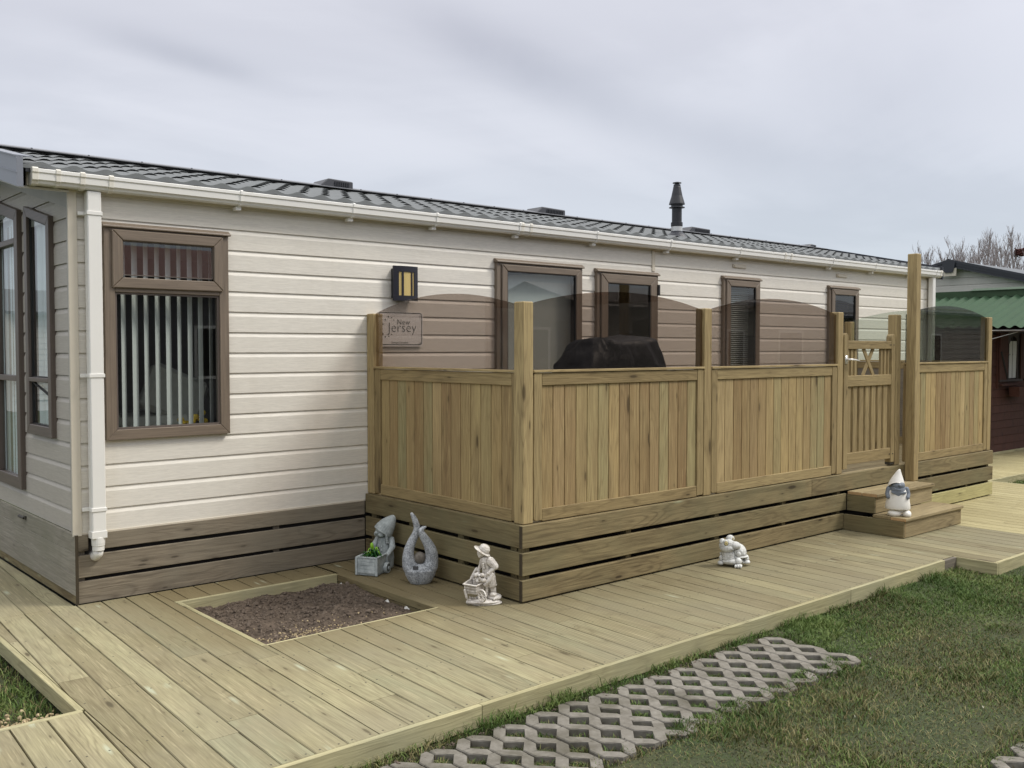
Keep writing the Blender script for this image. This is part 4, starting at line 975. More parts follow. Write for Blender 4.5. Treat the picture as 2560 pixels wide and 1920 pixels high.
# gnome pushing a planter cart
gc = thing('cart_gnome', 'grey stone gnome in a pointed hat behind a square planter cart', 'gnome', (1.93, -.46, .001), facing(1.93, -.46, -26))
def gbody(m):
    m.lathe([(.050, .0), (.066, .02), (.070, .08), (.064, .14), (.055, .20), (.040, .235), (.030, .25)], (.015, .085, 0), 20, 1.0, .85)   # coat
    m.ell((.0, -.0+.062, .275), (.046, .046, .044), 16)                            # head
    m.ell((-.022, .018, .270), (.014, .012, .012), 10)                              # nose
    m.ell((-.024, .040, .258), (.026, .022, .020), 10)                              # cheek
    m.ell((.010, .032, .256), (.026, .022, .020), 10)
    for sx in (-1, 1):
        m.cap((.015+sx*.052, .085, .215), (.015+sx*.075, .055, .165), .024, .022); m.cap((.015+sx*.075, .055, .165), (.015+sx*.068, .0, .128), .021, .017)
        m.ell((.015+sx*.067, -.006, .122), (.018, .02, .016), 10)
        m.ell((.015+sx*.036, .085, .018), (.030, .042, .020), 12); m.cap((.015+sx*.036, .095, .02), (.015+sx*.034, .095, .08), .028, .03)
    for k in range(4): m.ell((.056+.006*k*0, .030+.004*k, .250-.017*k), (.012, .012, .011), 8)  # plait
    for k in range(3): m.ell((.015, .028-.0*k, .20-.03*k), (.006, .005, .006), 6)
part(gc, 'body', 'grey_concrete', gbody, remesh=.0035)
def hat(m):
    vs_ = []; prof = [(.069, .270, 0), (.073, .276, 0), (.070, .303, .0), (.058, .345, .002), (.040, .380, .004), (.027, .400, .004), (.016, .412, .004), (.005, .418, .004)]
    M_ = Matrix.Translation((0, .065, .268)) @ Euler((R(-16), R(30), 0)).to_matrix().to_4x4() @ Matrix.Translation((0, -.065, -.268))
    m.tube([(.006+dx, .066+dx*.5, z) for r, z, dx in prof], [r for r, z, dx in prof], 24)
    for i in range(len(m.v)):
        v = Vector(m.v[i]); 
        m.v[i] = (M_ @ v)[:]
part(gc, 'hat', 'grey_concrete', hat, remesh=.0035)
def cart(m):
    w, d, h = .078, .082, .125
    for a0, a1, b0, b1 in ((-w, w, -d-.10, -d-.085), (-w, w, .0-.02, -.005), (-w, -w+.014, -d-.10, -.005), (w-.014, w, -d-.10, -.005)): m.box(a0, a1, b0, b1, .006, h)
    m.box(-w, w, -d-.10, -.005, .004, .02)
    for sx in (-1, 1):
        for y in (-d-.098, -.012): m.box(sx*w-.009, sx*w+.009, y-.009, y+.009, .004, h+.004)
    m.box(-w-.006, w+.006, -d-.107, -d-.088, h, h+.010); m.box(-w-.006, -w+.012, -d-.1, .0, h, h+.010); m.box(w-.012, w+.006, -d-.1, .0, h, h+.010)
    for sx in (-1, 1): m.cap((sx*(w+.0), -.01, h), (sx*(w-.004), .03, h+.006), .009, .008, 8)
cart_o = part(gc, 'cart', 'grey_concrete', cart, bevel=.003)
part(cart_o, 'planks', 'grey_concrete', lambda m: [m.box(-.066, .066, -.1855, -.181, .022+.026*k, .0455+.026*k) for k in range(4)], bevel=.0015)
for sx in (1, -1):
    part(cart_o, 'wheel', 'grey_concrete', lambda m: (m.lathe([(.012, -.020), (.012, -.012), (.028, -.012), (.030, -.014), (.037, -.014), (.038, -.01), (.038, .010), (.036, .012)], (0, 0, 0), 22, M=Matrix.Translation((sx*.096, -.05, .038)) @ Euler((0, R(90*-sx), 0)).to_matrix().to_4x4())), bevel=.001)
part(gc, 'potting_soil', 'soil', lambda m: m.box(-.062, .062, -.165, -.02, .10, .118))
pl = thing('potted_plant', 'small bright green leafy plant growing in the gnome cart', 'plant', (1.93, -.46, .115), facing(1.93, -.46, -26))
def leaves(m, n, ln, up, wd, seed, sp=.03):
    rr = random.Random(seed)
    for i in range(n):
        a = rr.uniform(0, 6.28); l = ln*rr.uniform(.6, 1.15); e = up*rr.uniform(.5, 1.2); c = Vector((rr.uniform(-sp, sp), -.09+rr.uniform(-sp, sp), 0))
        d = Vector((math.cos(a), math.sin(a), 0)); sd_ = Vector((-d.y, d.x, 0)); vs = []
        for k in range(6):
            t = k/5; p = c+d*(l*t)+Vector((0, 0, e*l*t*(1.6-1.5*t))); w = wd*math.sin(math.pi*(.12+.86*t))
            vs += [p-sd_*w+Vector((0, 0, w*.5)), p, p+sd_*w+Vector((0, 0, w*.5))]
        m.add(vs, [(3*k+q, 3*k+q+1, 3*k+q+4, 3*k+q+3) for k in range(5) for q in (0, 1)], None, rr.random())
part(pl, 'leaves', 'green_leaf', lambda m: (leaves(m, 34, .085, .9, .007, 3), leaves(m, 26, .062, 2.0, .008, 4, .025)))
part(pl, 'bloom', 'lime_leaf', lambda m: (leaves(m, 9, .055, 2.6, .010, 5, .012), m.ell((.0, -.095, .085), (.014, .012, .024), 10)), smooth=True)

# boy with a wheelbarrow
S2 = .000286
by = thing('wheelbarrow_boy', 'pale stone boy in a brimmed hat pushing a flower filled wheelbarrow', 'statue', (1.945, -1.655, .001), facing(1.945, -1.655))
Pq = lambda px, py, d=0: ((px-680)*S2, d, (1480-py)*S2)
def boybody(m):
    # head, neck, trunk
    m.ell(Pq(615, 365, .0), (.027, .028, .031), 16); m.ell(Pq(568, 405, -.012), (.007, .007, .006), 8); m.ell(Pq(590, 432, -.008), (.014, .014, .011), 10)
    m.ell(Pq(605, 345, -.012), (.023, .018, .016), 10)
    m.ell(Pq(675, 400, .008), (.022, .026, .028), 12)                     # hair behind the face
    m.cap(Pq(650, 450, .004), Pq(700, 520, .006), .017, .020)
    m.cap(Pq(720, 540, .005), Pq(755, 700, .008), .040, .036); m.cap(Pq(755, 700, .008), Pq(785, 860, .010), .036, .040)
    for k in range(3): m.ell(Pq(655+10*k, 590+45*k, -.030), (.008, .006, .006), 8)
    # arms
    m.cap(Pq(655, 525, -.028+.05), Pq(620, 640, .03), .019, .017); m.cap(Pq(620, 640, .03), Pq(560, 750, .02), .015, .011); m.ell(Pq(550, 770, .018), (.014, .012, .012), 10)
    m.cap(Pq(820, 535, -.024), Pq(915, 640, -.030), .028, .024); m.ell(Pq(905, 655, -.031), (.026, .022, .012), 10); m.cap(Pq(905, 660, -.034), Pq(790, 775, -.044), .016, .011); m.ell(Pq(775, 790, -.045), (.014, .012, .012), 10)
    # legs and boots
    m.cap(Pq(815, 890, -.012), Pq(850, 1040, -.018), .033, .029); m.ell(Pq(862, 1060, -.018), (.030, .026, .012), 10); m.cap(Pq(862, 1090, -.014), Pq(888, 1230, -.010), .022, .018); m.ell(Pq(880, 1262, -.022), (.024, .030, .014), 12)
    m.cap(Pq(790, 890, .025), Pq(770, 1060, .03), .032, .027); m.cap(Pq(770, 1060, .03), Pq(780, 1240, .035), .021, .018); m.ell(Pq(765, 1268, .03), (.026, .026, .014), 12)
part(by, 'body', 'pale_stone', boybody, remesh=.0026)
def boyhat(m):
    M_ = Matrix.Translation(Pq(650, 300, .0)) @ Euler((R(6), R(32), 0)).to_matrix().to_4x4()
    m.lathe([(.030, .004), (.058, -.006), (.060, -.010), (.058, -.012), (.03, -.006)], (0, 0, 0), 28, 1.0, .86, M=M_)
    m.lathe([(.036, -.008), (.037, .008), (.034, .024), (.024, .036), (.010, .041)], (.006, 0, 0), 24, 1, 1, M=M_)
part(by, 'hat', 'pale_stone', boyhat, remesh=.0024)
def barrow(m):
    A = [Pq(222, 1012, -.052), Pq(505, 1042, -.075), Pq(688, 1000, -.02), Pq(400, 965, .03)]
    B = [Pq(285, 1232, -.045), Pq(520, 1242, -.066), Pq(690, 1150, -.02), Pq(420, 1150, .02)]
    cA = sum((Vector(a) for a in A), Vector())/4; cB = sum((Vector(b) for b in B), Vector())/4
    out = [Vector(a) for a in A]; ino = [a+(cA-a)*.10 for a in out]; bo_ = [Vector(b) for b in B]; bi = [b+(cB-b)*.12+Vector((0, 0, .010)) for b in bo_]
    v = bo_+out+ino+bi; f = [(3, 2, 1, 0)]
    for i in range(4):
        j = (i+1) % 4; f += [(i, j, 4+j, 4+i), (4+i, 4+j, 8+j, 8+i), (8+i, 8+j, 12+j, 12+i)]
    f.append((12, 13, 14, 15)); m.add(v, f)
    for i in range(4): m.cap(A[i], A[(i+1) % 4], .0055, .0055, 8)
    for k in (.33, .66):
        a = Vector(A[0]).lerp(Vector(B[0]), k); b = Vector(A[1]).lerp(Vector(B[1]), k); m.cap(a, b, .0028, .0028, 6)
    m.tube([Pq(690, 1060, -.045), Pq(790, 930, -.048), Pq(868, 775, -.045)], [.013, .014, .011], 10); m.tube([Pq(395, 975, .03), Pq(470, 830, .04), Pq(525, 722, .035)], [.012, .012, .009], 10)
    m.cap(Pq(255, 1150, -.05), Pq(300, 1330, -.045), .009, .008, 8); m.cap(Pq(745, 1060, -.02), Pq(730, 1300, -.02), .010, .009, 8)
part(by, 'barrow', 'pale_stone', barrow, remesh=.0026)
def bwheel(m):
    M_ = Matrix.Translation(Pq(632, 1245, -.085)) @ Euler((R(90), 0, R(-50))).to_matrix().to_4x4()
    ring = [(.036*math.cos(2*math.pi*k/22), .036*math.sin(2*math.pi*k/22), 0) for k in range(23)]
    m.tube([M_ @ Vector(p) for p in ring], .0055, 8, False)
    for k in range(8):
        a = 2*math.pi*k/8; m.tube([M_ @ Vector((0, 0, 0)), M_ @ Vector((.034*math.cos(a), .034*math.sin(a), 0))], .0032, 6)
    m.ell(M_ @ Vector((0, 0, 0)), .009, 10)
part(by, 'wheel', 'pale_stone', bwheel, smooth=True)
def blooms(m):
    rr = random.Random(5)
    for k in range(26): m.ell(Pq(rr.uniform(500, 730), rr.uniform(800, 960), rr.uniform(-.05, .015)), rr.uniform(.009, .015), 8)
    m.ell(Pq(610, 930, -.02), (.04, .03, .03), 10)
part(by, 'flowers', 'pale_stone', blooms, remesh=.003)
def bbase(m):
    m.ell(Pq(660, 1415, -.01), (.108, .070, .018), 20); m.ell(Pq(900, 1345, .005), (.05, .055, .022), 14); m.ell(Pq(450, 1420, -.03), (.05, .04, .016), 14)
    m.lathe([(.10, 0), (.105, .006), (.10, .014)], (Pq(675, 0)[0], -.008, .0), 24, 1.1, .62)
    rr = random.Random(2)
    for k in range(30): m.ell(Pq(rr.uniform(350, 900), rr.uniform(1340, 1420), rr.uniform(-.06, .04)), rr.uniform(.005, .011), 8)
part(by, 'base', 'pale_stone', bbase, remesh=.003)

# stone turtle
S3 = .000195
tu = thing('stone_turtle', 'small pale stone turtle with yellow ringed eyes on the deck', 'turtle statue', (3.99, -2.045, .001), facing(3.99, -2.045))
Q = lambda px, py, d=0: ((px-800)*S3, d, (1490-py)*S3)
def turtle(m):
    m.ell(Q(560, 720, -.012), (.046, .048, .046), 18)                    # back of the head
    m.ell(Q(640, 790, -.028), (.055, .042, .036), 18)                    # jaw
    m.ell(Q(900, 690, -.020), (.048, .036, .030), 16)                    # snout
    m.cap(Q(700, 660, -.02), Q(1000, 720, -.02), .040, .022)
    m.ell(Q(455, 570, -.025), (.022, .024, .026), 14); m.ell(Q(590, 590, -.040), (.021, .020, .023), 14); m.ell(Q(745, 470, .012), (.032, .030, .028), 14)
    m.cap(Q(640, 860, -.01), Q(690, 1120, -.012), .044, .048); m.ell(Q(690, 1180, -.02), (.050, .040, .046), 16)   # neck, chest
    for k in range(4): m.ell(Q(690, 1010+62*k, -.028), (.044+.002*k, .030, .007), 14)
    m.ell(Q(1040, 1000, .035), (.062, .070, .066), 20); m.ell(Q(1050, 1130, .035), (.074, .078, .016), 20)        # shell and its rim
    for a, b, d in ((1130, 930, -.02), (1010, 860, -.012), (1200, 1010, -.012), (1060, 1010, -.034)): m.ell(Q(a, b, d), (.018, .010, .019), 10)
    m.ell(Q(800, 1290, .0), (.085, .07, .034), 16)                       # underside
    m.ell(Q(1050, 1260, -.045), (.026, .026, .026), 14); m.ell(Q(1050, 1420, -.055), (.030, .026, .017), 14)
    m.ell(Q(420, 1200, -.02), (.018, .020, .026), 12); m.ell(Q(400, 1370, -.03), (.024, .024, .017), 14); m.ell(Q(410, 1040, -.0), (.012, .012, .012), 10)
    m.ell(Q(1350, 1210, .03), (.020, .026, .026), 12); m.ell(Q(1370, 1340, .02), (.024, .030, .017), 14); m.ell(Q(1230, 1350, .02), (.024, .024, .014), 12)
    for a in (950, 1050, 1140): m.ell(Q(a, 1430, -.077), (.0095, .012, .013), 8)
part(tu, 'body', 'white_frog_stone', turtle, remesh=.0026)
MATS['eye_yellow'] = plain('eye_yellow', (.66, .56, .27), .5, .05)
for (a, b, d) in ((600, 590, -.0615), (850, 460, -.010)):
    e = part(tu, 'eye', 'eye_yellow', lambda m: m.ell(Q(a, b, d), (.0125, .004, .0165) if d < -.02 else (.006, .004, .011), 14), smooth=True)
    part(e, 'pupil', 'black_seal', lambda m: m.ell(Q(a, b, d-.0035), (.003, .0015, .0035), 8))
    part(e, 'rim', 'black_seal', lambda m: m.ell(Q(a, b+6, d+.0028), (.0145, .003, .0190) if d < -.02 else (.007, .003, .0125), 14))
part(tu, 'mouth_line', 'black_seal', lambda m: m.tube([Q(765, 805, -.0665), Q(840, 842, -.068), Q(930, 835, -.060), Q(1010, 790, -.046)], .0014, 6))

# white garden gnome on the lower step
S4 = .0003075
gn = thing('garden_gnome', 'white gnome with grey face, grey arms and curled white hat', 'gnome', (6.045, -2.275, .1705), facing(6.045, -2.275, 4))
G = lambda px, py, d=0: ((px-625)*S4, d, (1455-py)*S4)
part(gn, 'boots', 'chalk_ornament', lambda m: (m.ell(G(520, 1385, -.025), (.058, .062, .036), 18), m.ell(G(845, 1390, -.025), (.036, .062, .034), 18), m.lathe([(.05, .03), (.05, .07)], (0, .01, 0), 16), m.box(-.09, .08, -.03, .03, .0, .01)), remesh=.0035)
def dress(m):
    m.lathe([(.07, .056), (.100, .058), (.103, .066), (.100, .10), (.094, .14), (.084, .18), (.078, .212), (.064, .236), (.03, .25)], (G(607, 0)[0], 0, 0), 28, 1.0, .85)
part(gn, 'dress', 'chalk_ornament', dress, smooth=True)
def greyp(m):
    m.ell(G(600, 700, -.006), (.066, .058, .036), 20)
    m.ell(G(608, 610, -.014), (.056, .050, .046), 20); m.ell(G(642, 590, -.066), .0115, 12)
    m.prism([(-.066, .212), (.060, .212), (.052, .196), (.02, .190), (-.004, .174), (-.03, .188), (-.058, .200)], XZ, -.072, -.03)
    m.ell(G(600, 735, -.018), (.064, .053, .020), 16)
    for sx, x0 in ((-1, 365), (1, 830)):
        m.cap(G(x0, 700, -.01), G(x0+sx*40, 840, -.020), .021, .019); m.cap(G(x0+sx*40, 840, -.02), G(x0+sx*22, 925, -.046), .019, .017)
    m.tube([G(480, 650, -.070), G(540, 690, -.079), G(610, 704, -.082), G(690, 698, -.079), G(745, 672, -.070)], .0045, 8)
part(gn, 'body', 'slate_grey_paint', greyp, remesh=.003)
def ghat(m):
    # rings from rim to curled tip; the rim arches up over the face and drops behind the neck
    pts = [(560, 655, 236), (562, 625, 230), (567, 565, 214), (575, 490, 188), (586, 410, 154), (600, 330, 114), (614, 260, 78), (626, 205, 50), (638, 172, 30), (648, 156, 10)]
    n = 36; vs = []; nr = len(pts)
    for k, (a, y_, r) in enumerate(pts):
        c = Vector(G(a, y_, 0)); f = max(0, 1-k/5.0)**1.5
        for i in range(n):
            th = 2*math.pi*i/n; x = math.cos(th); yv = math.sin(th)
            lift = f*(.046*max(0, -yv)**1.6-.014*max(0, yv)-.004*abs(x))
            vs.append((c.x+r*S4*x, c.y+r*S4*yv*.92+.006, c.z+lift))
    fs = [(k*n+i, k*n+(i+1) % n, (k+1)*n+(i+1) % n, (k+1)*n+i) for k in range(nr-1) for i in range(n)]+[[(nr-1)*n+i for i in range(n)]]
    m.add(vs, fs)
part(gn, 'hat', 'chalk_ornament', ghat, smooth=True)

# ------------------------------------------------------------------ brown shed with green corrugated roof
sh = thing('brown_shed', 'dark brown timber summerhouse with green corrugated roof', 'shed')
WY = -.10
def shedwall(m):
    z = .03; 
    while z < 1.76:
        for a, b in ((13.04, 13.30), (14.28, 16.6)) if .99 < z < 1.82 else ((13.04, 16.6),):
            pr = [(z, WY+.02), (z, WY-.014), (z+.115, WY-.004), (z+.118, WY+.02)]
            m.prism(pr, lambda p, q, d: (d, q, p), a, b, 0)
        z += .119
part(sh, 'front_wall', 'shed_wood', shedwall)
part(sh, 'corner_board', 'shed_wood', lambda m: (m.box(12.985, 13.038, WY-.03, WY+.04, .03, 1.84, 'z'), m.box(13.25, 13.30, WY-.035, WY+.01, 1.0, 1.92, 'z')))
part(sh, 'side_wall', 'shed_wood', lambda m: (m.box(12.99, 13.02, WY+.051, 2.6, .03, 1.86, 'y'), m.box(13.03, 16.6, 2.56, 2.6, .03, 2.6)))
def shroof(m, back=False):
    s = .315; per = .165; ys = np.arange(-1.9, 2.95, per/8); xs_ = [12.93, 13.4, 13.9, 14.4, 14.80]
    vs = []
    for x in xs_:
        for y in ys: vs.append(((x if not back else 29.6-x), y, 1.925+(x-12.93)*s+.019*math.cos(2*math.pi*y/per)))
    n = len(ys); m.add(vs, [(i*n+j, i*n+j+1, (i+1)*n+j+1, (i+1)*n+j) for i in range(len(xs_)-1) for j in range(n-1)])
sr = part(sh, 'roof', 'green_roof', shroof, smooth=True); part(sr, 'roof_slope', 'green_roof', lambda m: shroof(m, True), smooth=True)
part(sr, 'roof_deck', 'dull_brown', lambda m: m.prism([(12.97, 1.872), (14.8, 2.449), (16.63, 1.872), (16.63, 1.85), (14.8, 2.425), (12.97, 1.85)], XZ, -1.85, 2.9))
part(sr, 'ridge_board', 'green_fascia', lambda m: (m.box(14.64, 14.66, -1.95, 3.0, 2.46, 2.575, 'y'), m.prism([(14.62, 2.575), (14.8, 2.62), (14.98, 2.575), (14.98, 2.565), (14.8, 2.608), (14.62, 2.565)], XZ, -1.95, .9, 1)))
swn = part(sh, 'window', 'dull_brown', lambda m: (m.box(13.26, 14.12, -.16, WY-.016, 1.10, 1.135, 'x'), m.box(13.62, 13.645, -.135, WY-.012, 1.135, 1.86, 'z'), m.box(13.93, 13.99, -.135, WY-.012, 1.135, 1.86, 'z'), m.box(13.60, 13.98, -.13, WY-.014, 1.50, 1.525, 'x'), m.box(13.765, 13.785, -.13, WY-.014, 1.135, 1.84, 'z'), m.box(13.60, 14.0, -.135, WY-.012, 1.82, 1.87)))
part(swn, 'arch', 'dull_brown', lambda m: m.prism([(13.59, 1.68), (13.65, 1.68), (13.69, 1.76), (13.79, 1.81), (13.9, 1.76), (13.94, 1.68), (14.0, 1.68), (14.0, 1.9), (13.59, 1.9)], XZ, -.14, -.128))
part(swn, 'shutter', 'shed_wood', lambda m: (m.box(13.25, 13.53, -.165, -.145, 1.13, 1.84, 'z'), m.box(13.29, 13.53, -.175, -.166, 1.52, 1.55)))
part(swn, 'shutter', 'shed_wood', lambda m: m.box(14.02, 14.3, -.165, -.145, 1.13, 1.84, 'z'))
part(swn, 'shutter_brace', 'dark_inside', lambda m: m.tube([(13.27, -.17, 1.55), (13.51, -.17, 1.14)], .016, 6))
part(swn, 'curtain', 'white_cloth', lambda m: (curtain.__call__ and m.add([(13.64+.015*math.sin(i*1.3)*(j)+i*.038-(.0 if j else .004*i), WY-.035+.008*math.sin(i*1.9), z) for j, z in enumerate((1.15, 1.72)) for i in range(9)], [(i, i+1, 10+i, 9+i) for i in range(8)])), smooth=True)
part(swn, 'window_box', 'shed_wood', lambda m: (m.box(13.58, 14.06, -.32, -.165, .87, 1.02, 'x'), m.box(13.26, 14.2, -.20, -.165, 1.04, 1.065, 'x')))
part(sh, 'gable', 'dull_brown', lambda m: m.prism([(13.0, .04), (16.58, .04), (16.58, 1.83), (14.8, 2.38), (13.0, 1.83)], XZ, WY+.03, WY+.05))
wl_ = thing('washing_line', 'thin pale washing line strung below the green shed roof', 'washing line')
part(wl_, 'cord', 'wire', lambda m: (m.tube([(12.95, -.16, 1.875), (13.05, -1.9, 1.872)], .006, 6),))
part(wl_, 'cord', 'wire', lambda m: (m.tube([(12.95, -.15, 1.745), (13.05, -.56, 1.87)], .004, 6),))

# ------------------------------------------------------------------ grey caravan beyond the shed
fv = thing('grey_caravan', 'grey static caravan with charcoal gable, rising behind the green shed roof', 'caravan')
FX, RY, RZ, HW = 17.5, 2.50, 3.36, 1.95
fz = lambda y: RZ-.262*abs(y-RY)
def fwall(m):
    siding_z = 2.2
    clad(m, RY-HW+.1, RY+HW-.1, .45, lambda a: fz(a)-.06, [], lambda a, d, z: (FX+d*1.6, a, z+.02), 3, .07)
part(fv, 'gable_wall', 'far_siding', fwall)
part(fv, 'side_wall', 'far_siding', lambda m: (m.box(FX+.01, FX+9, RY-HW+.08, RY-HW+.1, .45, 2.8), m.box(FX+.01, FX+9, RY+HW-.1, RY+HW-.08, .45, 2.8)))
fr_ = part(fv, 'roof', 'grey_slate', lambda m: m.prism([(RY-HW, fz(RY-HW)), (RY, RZ), (RY+HW, fz(RY+HW)), (RY+HW, fz(RY+HW)-.05), (RY, RZ-.05), (RY-HW, fz(RY-HW)-.05)], YZ, FX-.15, FX+9.1))
for k in range(3):
    part(fr_, 'bargeboard', 'charcoal_roof', lambda m: m.prism([(RY-HW, fz(RY-HW)+.02-.05*k), (RY, RZ+.02-.05*k), (RY+HW, fz(RY+HW)+.02-.05*k), (RY+HW, fz(RY+HW)-.034-.05*k), (RY, RZ-.034-.05*k), (RY-HW, fz(RY-HW)-.034-.05*k)], YZ, FX-.20+.012*k, FX-.15))
fin = part(fr_, 'gable_finial', 'charcoal_roof', lambda m: m.prism([(RY-.13, RZ-.03), (RY, RZ+.028), (RY+.13, RZ-.03), (RY+.12, RZ-.16), (RY+.075, RZ-.25), (RY-.075, RZ-.25), (RY-.11, RZ-.16)], YZ, FX-.22, FX-.205))
part(fin, 'finial_plate', 'cream_trim', lambda m: m.prism([(RY-.14, RZ-.16), (RY+.14, RZ-.16), (RY+.115, RZ-.315), (RY-.13, RZ-.315)], YZ, FX-.19, FX-.155))

# ------------------------------------------------------------------ bare poplars
def tree_mesh(seed, h, lean=0):
    rr = random.Random(seed); tr = MB(); cr = MB()
    def limb(mb, p, d, L, r, depth):
        n = 5 if depth < 2 else 3; path = [Vector(p)]; rad = [r]; d = Vector(d).normalized()
        for k in range(n):
            d = (d+Vector((rr.uniform(-.10, .10), rr.uniform(-.10, .10), .10 if depth else .02))).normalized()
            path.append(path[-1]+d*(L/n)); rad.append(max(.005, r*(1-.75*(k+1)/n)))
        mb.tube(path, rad, 6 if depth == 0 else 4, False)
        return path, rad, d
    path, rad, d = limb(tr, (0, 0, 0), (lean, 0, 1), h*.93, h*.0085, 0)
    def at(path, rad, t):
        f = t*(len(path)-1); i = min(int(f), len(path)-2); return path[i].lerp(path[i+1], f-i), rad[i]
    for k in range(30):
        t = rr.uniform(.18, .97); p, r = at(path, rad, t); a = rr.uniform(0, 6.28)
        L = h*(.34*(1-t)+.09)*rr.uniform(.7, 1.25)
        p1, r1, d1 = limb(cr, p, (math.cos(a)*.55, math.sin(a)*.55, 1), L, max(.018, r*.42), 1)
        for q in range(7):
            t2 = rr.uniform(.2, 1); pp, r2 = at(p1, r1, t2); a2 = rr.uniform(0, 6.28)
            p2, r3, d2 = limb(cr, pp, d1+Vector((math.cos(a2)*.5, math.sin(a2)*.5, .25)), L*rr.uniform(.25, .5), .0115, 2)
            for w in range(3):
                pw, _ = at(p2, r3, rr.uniform(.3, 1)); a3 = rr.uniform(0, 6.28)
                limb(cr, pw, d2+Vector((math.cos(a3)*.5, math.sin(a3)*.5, .3)), L*.2, .0075, 3)
    return tr, cr
def px_dir(px): return math.atan((px-1280)/2410.67)+R(YAW)
TREES = [(2318, 660, 62), (2338, 625, 60), (2357, 640, 66), (2382, 628, 64), (2402, 616, 70), (2436, 603, 66), (2462, 579, 64), (2482, 592, 70), (2502, 603, 72), (2526, 590, 66), (2551, 583, 58), (2580, 575, 60), (2610, 590, 64), (2300, 680, 66)]
LAB = ['shortest bare poplar rising just past the end of the white gutter', 'bare poplar with a forked crown just past the tall fence post', 'slim bare poplar above the sloping charcoal gable', 'bare poplar leaning over the low side of the charcoal gable', 'bare poplar just before the charcoal gable peak', 'bare poplar directly above the charcoal gable peak', 'tallest bare poplar just beyond the charcoal gable peak', 'bare poplar with upright twigs past the tallest tree', 'thin bare poplar between the gable and the nest tree', 'bare poplar next to the tree that holds the nest', 'bare poplar carrying a dark bird nest in its fork', 'bare poplar partly cut off by the picture edge', 'bare poplar beyond the picture edge', 'faint short bare poplar close behind the tall post']
for i, ((px, py, dist), lb) in enumerate(zip(TREES, LAB)):
    if i in (12,): continue
    a = px_dir(px); zt = 1.607+(871-py)/2410.67*dist*math.cos(a-R(YAW)); x = CAM[0]+math.sin(a)*dist; y = CAM[1]+math.cos(a)*dist
    t = thing('poplar_tree', lb, 'tree', (x, y, -.15), 0, 'bare poplars behind the caravans')
    tr, cr = tree_mesh(50+i, zt+.4, random.Random(i).uniform(-.03, .03))
    tr.build('trunk', 'bark', t); cr.build('crown', 'bark', t)
    if i == 10: NEST = (x, y, 1.607+(871-632)/2410.67*dist*math.cos(a-R(YAW)))
m = MB(); rr = random.Random(9)
for k in range(46):
    a = rr.uniform(0, 6.28); b = rr.uniform(-.5, .5); d = Vector((math.cos(a), math.sin(a), b)); s_ = Vector((-d.y, d.x, rr.uniform(-.4, .4)))
    m.tube([d*.26-s_*.3, d*.32, d*.26+s_*.3], .03, 4)
m.ell((0, 0, 0), (.34, .34, .22), 12)
o = m.build('bird_nest', 'nest_twigs'); o.location = NEST; tag(o, 'dark reddish bird nest high in a bare poplar', 'nest')

# ------------------------------------------------------------------ grass
def grass(name, pts, hts, dry, rnv, lean=.5, wid=.0026):
    n = len(pts); a = rng.uniform(0, 2*np.pi, n); ln = hts*lean*rng.uniform(.3, 1.6, n); la = rng.uniform(0, 2*np.pi, n)
    w = wid*rng.uniform(.6, 1.3, n)
    sx, sy = np.cos(a)*w, np.sin(a)*w; dx, dy = np.cos(la)*ln, np.sin(la)*ln
    V = np.zeros((n, 5, 3), 'f'); P = pts
    V[:, 0] = P+np.stack([-sx, -sy, 0*sx], 1); V[:, 1] = P+np.stack([sx, sy, 0*sx], 1)
    mid = P+np.stack([dx*.35, dy*.35, hts*.6], 1)
    V[:, 2] = mid+np.stack([-sx*.8, -sy*.8, 0*sx], 1); V[:, 3] = mid+np.stack([sx*.8, sy*.8, 0*sx], 1)
    V[:, 4] = P+np.stack([dx, dy, hts*(1-.15*lean)], 1)
    me = bpy.data.meshes.new(name); me.vertices.add(n*5); me.vertices.foreach_set('co', V.ravel())
    base = np.arange(n)[:, None]*5
    q = base+np.array([[0, 1, 3, 2]]); tri = base+np.array([[2, 3, 4]])
    loops = np.concatenate([q, tri], 1).ravel(); me.loops.add(len(loops)); me.loops.foreach_set('vertex_index', loops.astype('i'))
    me.polygons.add(2*n); st_ = np.stack([np.arange(n)*7, np.arange(n)*7+4], 1).ravel(); me.polygons.foreach_set('loop_start', st_.astype('i'))
    for nm, d in (('rn', rnv), ('dry', dry)):
        at_ = me.attributes.new(nm, 'FLOAT', 'POINT'); at_.data.foreach_set('value', np.repeat(d, 5).astype('f'))
    me.materials.append(MATS['grass_blade']); me.update(calc_edges=True); me.validate()
    o = bpy.data.objects.new(name, me); COL.objects.link(o); return o
def nzv(x, y, s, seed=0):
    # cheap smooth value noise
    gx = x*s+seed*17.3; gy = y*s-seed*9.1; ix = np.floor(gx).astype(int); iy = np.floor(gy).astype(int); fx_ = gx-ix; fy_ = gy-iy
    h = lambda a, b: np.modf(np.abs(np.sin(a*127.1+b*311.7+seed)*43758.5453))[0]
    fx_ = fx_*fx_*(3-2*fx_); fy_ = fy_*fy_*(3-2*fy_)
    return (h(ix, iy)*(1-fx_)+h(ix+1, iy)*fx_)*(1-fy_)+(h(ix, iy+1)*(1-fx_)+h(ix+1, iy+1)*fx_)*fy_
def visible(x, y, z=-.09, mg=.08):
    dx = x-CAM[0]; dy = y-CAM[1]; a = R(YAW); f = dx*math.sin(a)+dy*math.cos(a); r = dx*math.cos(a)-dy*math.sin(a); pt = R(-2.115)
    fz_ = f*math.cos(pt)+(z-CAM[2])*math.sin(pt); u = -f*math.sin(pt)+(z-CAM[2])*math.cos(pt)
    return (fz_ > .3) & (np.abs(r/fz_) < .531+mg) & (np.abs(u/fz_) < .398+mg)
N_ = 2600000
